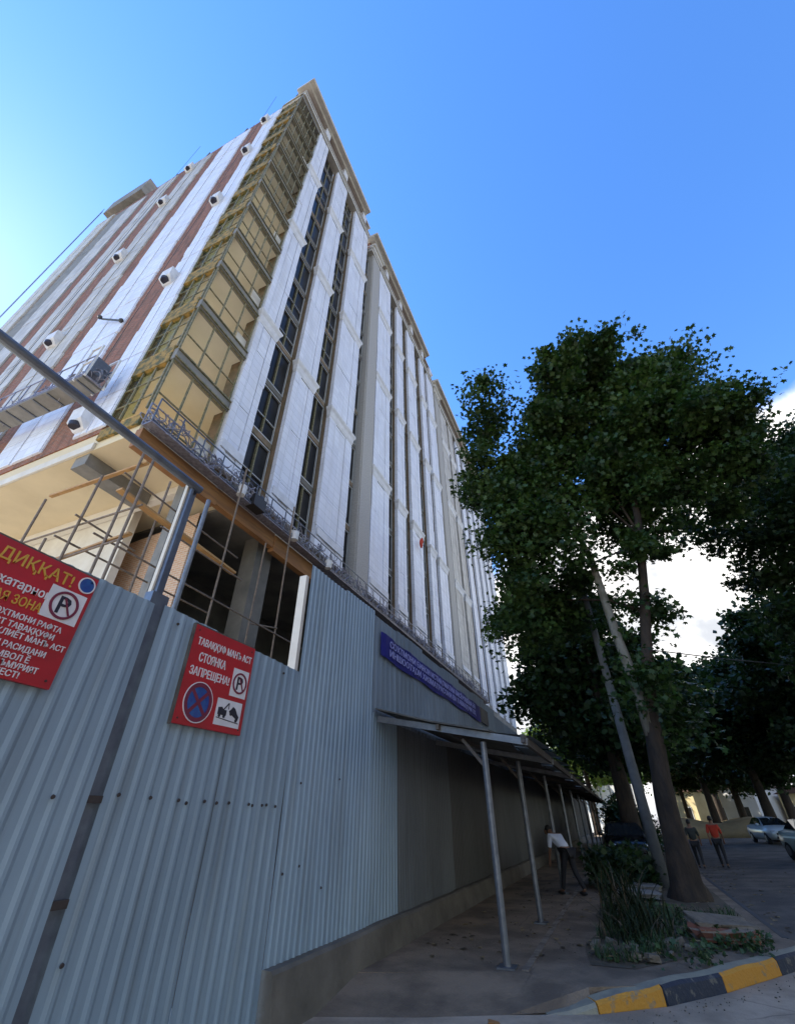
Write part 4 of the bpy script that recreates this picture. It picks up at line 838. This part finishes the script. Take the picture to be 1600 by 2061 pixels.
for i, y in enumerate((15.1, 16.6, 18.3, 20.2, 22.4, 25.0)):
    chunk('paving_slab', ('flat grey concrete slab nearest the big plane trunk', 'second grey concrete slab, left of the plane trunk', 'grey concrete slab lying left of the lamp pole foot', 'fourth grey concrete slab, behind the lamp pole foot', 'grey concrete slab far behind the lamp pole', 'farthest grey concrete slab towards the thick black trunk')[i], 'slab', (-.15+.05*i, y, .13), .95+.03*i, .75, .1, (0, .03, .05*i), m_conc, 60+i, 'concrete slabs in the bed')
m = MB(); m.bar((1.96, 21, -.004), (1.93, 11.5, -.004), .09, .016); 
struct(m.build('gutter', m_void))
chunk('leaf_litter', 'small orange brown scrap on the side road near the bottom edge', 'litter', (-1.75, 6.55, -.12), .12, .07, .03, (.1, .2, .4), m_rust, 77)

mb = MB(); r = random.Random(32)
for i in range(240):
    if i % 2: t = r.random(); k = r.randint(3, 6); p, q = kc[k], kc[k+1]; x, y = p[0]+(q[0]-p[0])*t+.08+abs(r.gauss(0, .18)), p[1]+(q[1]-p[1])*t-.06-abs(r.gauss(0, .15)); z = -.143
    else: y = r.uniform(8.2, 16); x = r.uniform(-1.6, -.7) if r.random() < .6 else r.uniform(-3.4, -1.6); z = .002
    q = r.uniform(.003, .011); mb.ball((x, y, z+q*.4), q*r.uniform(.8, 1.5), q, q*.7, 5, 3)
mb.build('gravel', [m_rubble], tagd=('loose grit and tiny pebbles along the kerb and pavement', 'gravel', None, 'stuff'))
mb = MB(); r = random.Random(31)
for i in range(420):
    if i % 3 == 0: y = 7.2+r.random()**1.5*12; x = r.uniform(-3.4, -.9); z = .008
    elif i % 3 == 1: y = r.uniform(8.8, 15); l, q = soil_lim(y); x = r.uniform(l, q); z = .06
    else: y = r.uniform(11.5, 26); x = 2.0+r.random()**2*4; z = road_z(x, y)+.008
    if x < -.9 and y < 8.0: continue
    a = r.uniform(0, 6.28); s_ = r.uniform(.035, .085); c_, n_ = math.cos(a)*s_, math.sin(a)*s_; mb.cur = r.randint(0, 1)
    mb.add([(x-c_, y-n_, z), (x+n_*.6, y-c_*.6, z+.012), (x+c_, y+n_, z+.004), (x-n_*.6, y+c_*.6, z+.014)], [(0, 1, 2, 3)])
mb.build('fallen_leaves', [m_dry, m_dead], tagd=('dry fallen leaves and scraps scattered over pavement and soil', 'fallen leaves', None, 'stuff'))
# ---------------------------------------------------------------- people
def skinmesh(verts, edges, radii, sub=2):
    me = bpy.data.meshes.new('tmp'); me.from_pydata(verts, edges, []); o = bpy.data.objects.new('tmp', me); COL.objects.link(o)
    sk = o.modifiers.new('s', 'SKIN'); sk.use_smooth_shade = True; ss = o.modifiers.new('u', 'SUBSURF'); ss.levels = sub; ss.render_levels = sub
    for i, q in enumerate(radii): me.skin_vertices[0].data[i].radius = (q if isinstance(q, tuple) else (q, q))
    me.skin_vertices[0].data[0].use_root = True
    dg = bpy.context.evaluated_depsgraph_get(); mm = bpy.data.meshes.new_from_object(o.evaluated_get(dg)); bpy.data.objects.remove(o); bpy.data.meshes.remove(me); return mm
def person(label, loc, rz, shirt, trou, stride=.3, lean=.05, h=1.0, sleeve=1, arm=.25, bend=0.):
    t = thing('person', label, 'person', loc, rz)
    V = {'pel': (0, 0, .95), 'sp': (0, lean*.5, 1.15), 'ch': (0, lean, 1.35), 'nk': (0, lean*1.25, 1.50), 'hb': (0, lean*1.5, 1.58), 'ht': (0, lean*1.6+.01, 1.70),
         'sl': (-.185, lean, 1.43), 'sr': (.185, lean, 1.43), 'el': (-.25, lean-arm*.5, 1.15), 'er': (.25, lean+arm*.35, 1.15), 'wl': (-.25, lean-arm*.6, .92), 'wr': (.24, lean+arm*.9, .95),
         'hl': (-.10, 0, .90), 'hr': (.10, 0, .90), 'kl': (-.105, stride*.45, .49), 'kr': (.105, -stride*.15, .49), 'al': (-.105, stride*.8, .085), 'ar': (.105, -stride*.85, .12), 'tl': (-.11, stride*.8+.15, .035), 'tr': (.11, -stride*.85+.14, .05)}
    if bend:
        cb, sb_ = math.cos(bend), math.sin(bend)
        for k in ('sp', 'ch', 'nk', 'hb', 'ht', 'sl', 'sr'): x, y, z = V[k]; z -= .95; V[k] = (x, y*cb+z*sb_, .95-y*sb_+z*cb)
        for s in 'lr': x, y, z = V['s'+s]; V['e'+s] = (x*1.15, y+.04, z-.28); V['w'+s] = (x*1.1, y+.12, z-.52)
    for s in ('l', 'r'):
        w = V['w'+s]
        for k, (dx, dy) in enumerate(((-.028, .01), (-.010, .018), (.010, .018), (.028, .012))): V['f%s%d' % (s, k)] = (w[0]+dx, w[1]+dy+.02, w[2]-(.15, .17, .165, .145)[k])
        V['p'+s] = (w[0], w[1]+.012, w[2]-.075); V['t2'+s] = (w[0]+(.045 if s == 'l' else -.045), w[1]+.03, w[2]-.09)
    E = [('pel', 'sp'), ('sp', 'ch'), ('ch', 'nk'), ('nk', 'hb'), ('hb', 'ht'), ('ch', 'sl'), ('ch', 'sr'), ('sl', 'el'), ('el', 'wl'), ('sr', 'er'), ('er', 'wr'), ('pel', 'hl'), ('pel', 'hr'), ('hl', 'kl'), ('kl', 'al'), ('al', 'tl'), ('hr', 'kr'), ('kr', 'ar'), ('ar', 'tr')]
    for s in 'lr': E += [('w'+s, 'p'+s), ('p'+s, 't2'+s)]+[('p'+s, 'f%s%d' % (s, k)) for k in range(4)]
    RD = {'pel': (.145, .11), 'sp': (.135, .10), 'ch': (.16, .11), 'nk': .055, 'hb': .075, 'ht': .09, 'sl': .068, 'sr': .068, 'el': .044, 'er': .044, 'wl': .03, 'wr': .03, 'hl': .09, 'hr': .09, 'kl': .06, 'kr': .06, 'al': .042, 'ar': .042, 'tl': .03, 'tr': .03, 'pl': .03, 'pr': .03, 't2l': .011, 't2r': .011}
    for s in 'lr':
        for k in range(4): RD['f%s%d' % (s, k)] = .0095
    def mk(names, edges, grow, nm, m_, sub=2):
        ids = {k: i for i, k in enumerate(names)}
        rad = [tuple(c*grow for c in RD[k]) if isinstance(RD[k], tuple) else RD[k]*grow for k in names]
        me = skinmesh([tuple(c*h for c in V[k]) for k in names], [(ids[a], ids[b]) for a, b in edges if a in ids and b in ids], [tuple(c*h for c in q) if isinstance(q, tuple) else q*h for q in rad], sub)
        me.materials.clear(); me.materials.append(m_); o = link(nm, me, t); return o
    bo = mk(list(V), E, 1.0, 'body', m_skin)
    mk(['pel', 'sp', 'ch', 'sl', 'sr', 'el', 'er'], E, 1.2, 'shirt', shirt); 
    mk(['pel', 'hl', 'hr', 'kl', 'kr', 'al', 'ar'], E, 1.22, 'trousers', trou)
    hb = V['ht']; hp = MB(); hp.ball((hb[0]*h, (hb[1]-.015)*h, (hb[2]-.0)*h), .092*h, .104*h, .106*h, 14, 9); ho = hp.build('hair', m_hair, t, local=True, smooth=True)
    fc = MB(); fy = hb[1]+.085
    fc.ball((0, fy*h, (hb[2]-.055)*h), .066*h, .035*h, .075*h, 12, 8); fc.ball((0, (fy+.035)*h, (hb[2]-.06)*h), .012*h, .016*h, .02*h, 8, 6)
    for sx in (-1, 1): fc.ball((sx*.092*h, hb[1]*h, (hb[2]-.05)*h), .012*h, .02*h, .03*h, 8, 6)
    fc.build('face', m_skin, t, local=True, smooth=True)
    ey = MB()
    for sx in (-1, 1): ey.ball((sx*.028*h, (fy+.031)*h, (hb[2]-.04)*h), .009*h, .006*h, .006*h, 8, 6)
    ey.ball((0, (fy+.028)*h, (hb[2]-.1)*h), .02*h, .006*h, .005*h, 8, 6); ey.build('features', m_black, t, local=True)
    for s in 'lr':
        a, b = V['a'+s], V['t'+s]; sh = MB(); sh.ball((a[0]*h, (a[1]*.45+b[1]*.55)*h, (min(a[2], b[2])+.0)*h), .048*h, .135*h, .042*h, 12, 8); sh.build('shoe', m_plastic, t, local=True, smooth=True)
    return t
person('person in a white shirt and dark trousers walking away under the canopy', (-1.66, 15.3, .01), R(52), m_shirtw, m_trous, .34, .03, .97, bend=R(48))
person('person in dark clothes walking beside the one in red on the road', (2.32, 25.0, road_z(2.32, 25.0)+.004), R(-8), m_shirtd, m_trous, .42, .04, .88)
person('person in a red shirt and dark trousers walking up the road', (3.16, 25.2, road_z(3.16, 25.2)+.004), R(-10), m_shirtr, m_trous, .30, .03, .93)

# ---------------------------------------------------------------- cars
def car(label, loc, rz, paint, group):
    t = thing('parked_car', label, 'car', loc, rz, group)     # local: front towards -Y
    st = [(-2.2, .42, .62, .62, .70), (-2.1, .30, .78, .74, .80), (-1.6, .24, .90, .84, .90), (-.85, .22, 1.0, .87, .92), (.2, .22, 1.02, .88, .92), (1.3, .22, 1.04, .88, .92), (1.95, .26, 1.02, .84, .88), (2.2, .40, .95, .74, .78)]
    m = MB(); rings = []
    for (y, zb, zt, wb, ws) in st:
        zm = zb+(zt-zb)*.55
        rings.append([(-wb*.9, y, zb), (wb*.9, y, zb), (wb, y, zb+.12), (ws, y, zm), (ws*.93, y, zt-.05), (ws*.6, y, zt+.02), (0, y, zt+.035), (-ws*.6, y, zt+.02), (-ws*.93, y, zt-.05), (-ws, y, zm), (-wb, y, zb+.12)])
    m.loft(rings); body = m.build('body', paint, t, local=True, smooth=True)
    cs = [(-1.0, .98, .76, .0), (-.25, 1.40, .60, .0), (.35, 1.47, .60, 0), (1.1, 1.42, .58, 0), (1.85, 1.02, .68, 0)]
    m = MB(); rings = [[(-w, y, .95), (w, y, .95), (w if z < 1.1 else w+.05, y, (z+.95)/2), (w*.92, y, z-.04), (0, y, z+.02), (-w*.92, y, z-.04), (-(w if z < 1.1 else w+.05), y, (z+.95)/2)] for y, z, w, _ in cs]
    m.loft(rings); m.build('roof', paint, t, local=True, smooth=True)
    def pane(nm, pts):
        g = MB(); n = len(pts); c = sum((Vector(p) for p in pts), Vector())/n; nn = (Vector(pts[1])-Vector(pts[0])).cross(Vector(pts[2])-Vector(pts[0])).normalized()
        if nn.dot(c-Vector((0, .4, .9))) < 0: nn = -nn
        P = [Vector(p)+nn*.012 for p in pts]; Q = [Vector(p)-nn*.04 for p in pts]
        g.add(P+Q, [tuple(range(n)), tuple(range(2*n-1, n-1, -1))]+[(i, n+i, n+(i+1) % n, (i+1) % n) for i in range(n)]); return g.build(nm, m_carglass, t, local=True)
    pane('windscreen', [(-.70, -1.0, 1.0), (.70, -1.0, 1.0), (.55, -.27, 1.39), (-.55, -.27, 1.39)]); pane('rear_window', [(-.6, 1.8, 1.06), (.6, 1.8, 1.06), (.52, 1.14, 1.40), (-.52, 1.14, 1.40)])
    for s in (-1, 1):
        pane('side_window', [(s*.79, -.75, 1.05), (s*.73, .3, 1.05), (s*.63, .3, 1.42), (s*.61, -.2, 1.38)]); pane('side_window', [(s*.73, .36, 1.05), (s*.74, 1.45, 1.06), (s*.60, 1.08, 1.38), (s*.63, .36, 1.42)])
        h = MB(); h.ball((s*.60, -2.07, .70), .19, .09, .07, 12, 8); h.build('headlight', m_lens, t, local=True, smooth=True)
        h = MB(); h.ball((s*.94, -.72, 1.05), .10, .07, .07, 10, 8); h.build('mirror', paint, t, local=True, smooth=True)
        for y in (-1.35, 1.35):
            w = MB(); w.tube([(s*.70, y, .32), (s*.72, y, .32), (s*.90, y, .32), (s*.92, y, .32)], [.27, .32, .32, .27], 20); wo = w.build('wheel', m_tyre, t, local=True)
            w = MB(); w.tube([(s*.90, y, .32), (s*.935, y, .32)], [.2, .17], 14); w.build('rim', m_galv, wo, local=True)
    g = MB(); g.box(-.5, .5, -2.235, -2.15, .50, .62); g.box(-.55, .55, -2.20, -2.1, .30, .44); g.build('grille', m_plastic, t, local=True)
    g = MB(); g.box(-.26, .26, -2.25, -2.236, .46, .56); g.build('number_plate', m_wht, t, local=True)
    return t
CG = 'cars parked along the street'
def on_road(x, y): return (x, y, road_z(x, y))
car('white parked car facing the camera on the right side of the road', on_road(8.9, 43.5), R(6), m_carw, CG)
car('pale green parked car cut off by the right edge of the photo', on_road(7.15, 26.8), R(8), m_carg, CG)
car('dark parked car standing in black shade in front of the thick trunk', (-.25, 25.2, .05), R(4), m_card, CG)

# ---------------------------------------------------------------- far end of the street, in the sun
m = MB(); rings = []
for i in range(30):
    x = 3.5+i*1.3; y = 58+.8*math.sin(i*.9)+i*.1; h = 1.0+.25*math.sin(i*1.3)
    rings.append([(x, y-3.5, road_z(x, y)-.05), (x, y-1.5, .5+h*.55), (x, y, .4+h), (x, y+6, .5+h), (x, y+6.2, -.3)])
m.loft(rings); struct(m.build('bank', m_dead, smooth=True))
hw = thing('white_wall', 'long sunlit white panel wall across the far end of the street', 'wall', (-3, 82, 0))
m = MB(); m.box(-9, 4, 82, 82.3, 0, 5.6); m.build('panel', m_farw, hw)
for i in range(9): m = MB(); m.box(-9+1.6*i, -8.9+1.6*i, 81.9, 81.998, 0, 5.7); m.build('post', m_galv, hw); hw.rotation_euler = (0, 0, R(-30))
def house(label, x0, x1, y, h, m_, roof):
    t = thing('far_house', label, 'house', (x0, y, 0)); m = MB(); m.box(x0, x1, y, y+8, 0, h); m.build('wall', m_, t)
    m = MB(); m.prism_y([(x0-.4, h), (x1+.4, h), ((x0+x1)/2, h+1.8)], y-.4, y+8.4); m.build('roof', roof, t)
    t.rotation_euler = (0, 0, R(-42)); n = max(2, int((x1-x0)/3.4))
    for i in range(n):
        xc = x0+(i+.5)*(x1-x0)/n
        w = MB(); w.box(xc-.55, xc+.55, y-.06, y+.02, 1.3, 2.9); wo = w.build('window', m_farw, t); p = MB(); p.box(xc-.46, xc+.46, y-.075, y-.061, 1.4, 2.8); p.build('pane', m_glass, wo)
house('pale yellow sunlit house between the far trunks', 5.2, 10.4, 84, 4.6, m_fary, m_roofr)
house('white sunlit house right of the yellow one on the far bank', 11.2, 18, 86, 5.0, m_farw, m_roofr)
house('low sunlit house glimpsed behind the parked cars', 19.5, 30, 84, 4.2, m_fary, m_roofr)
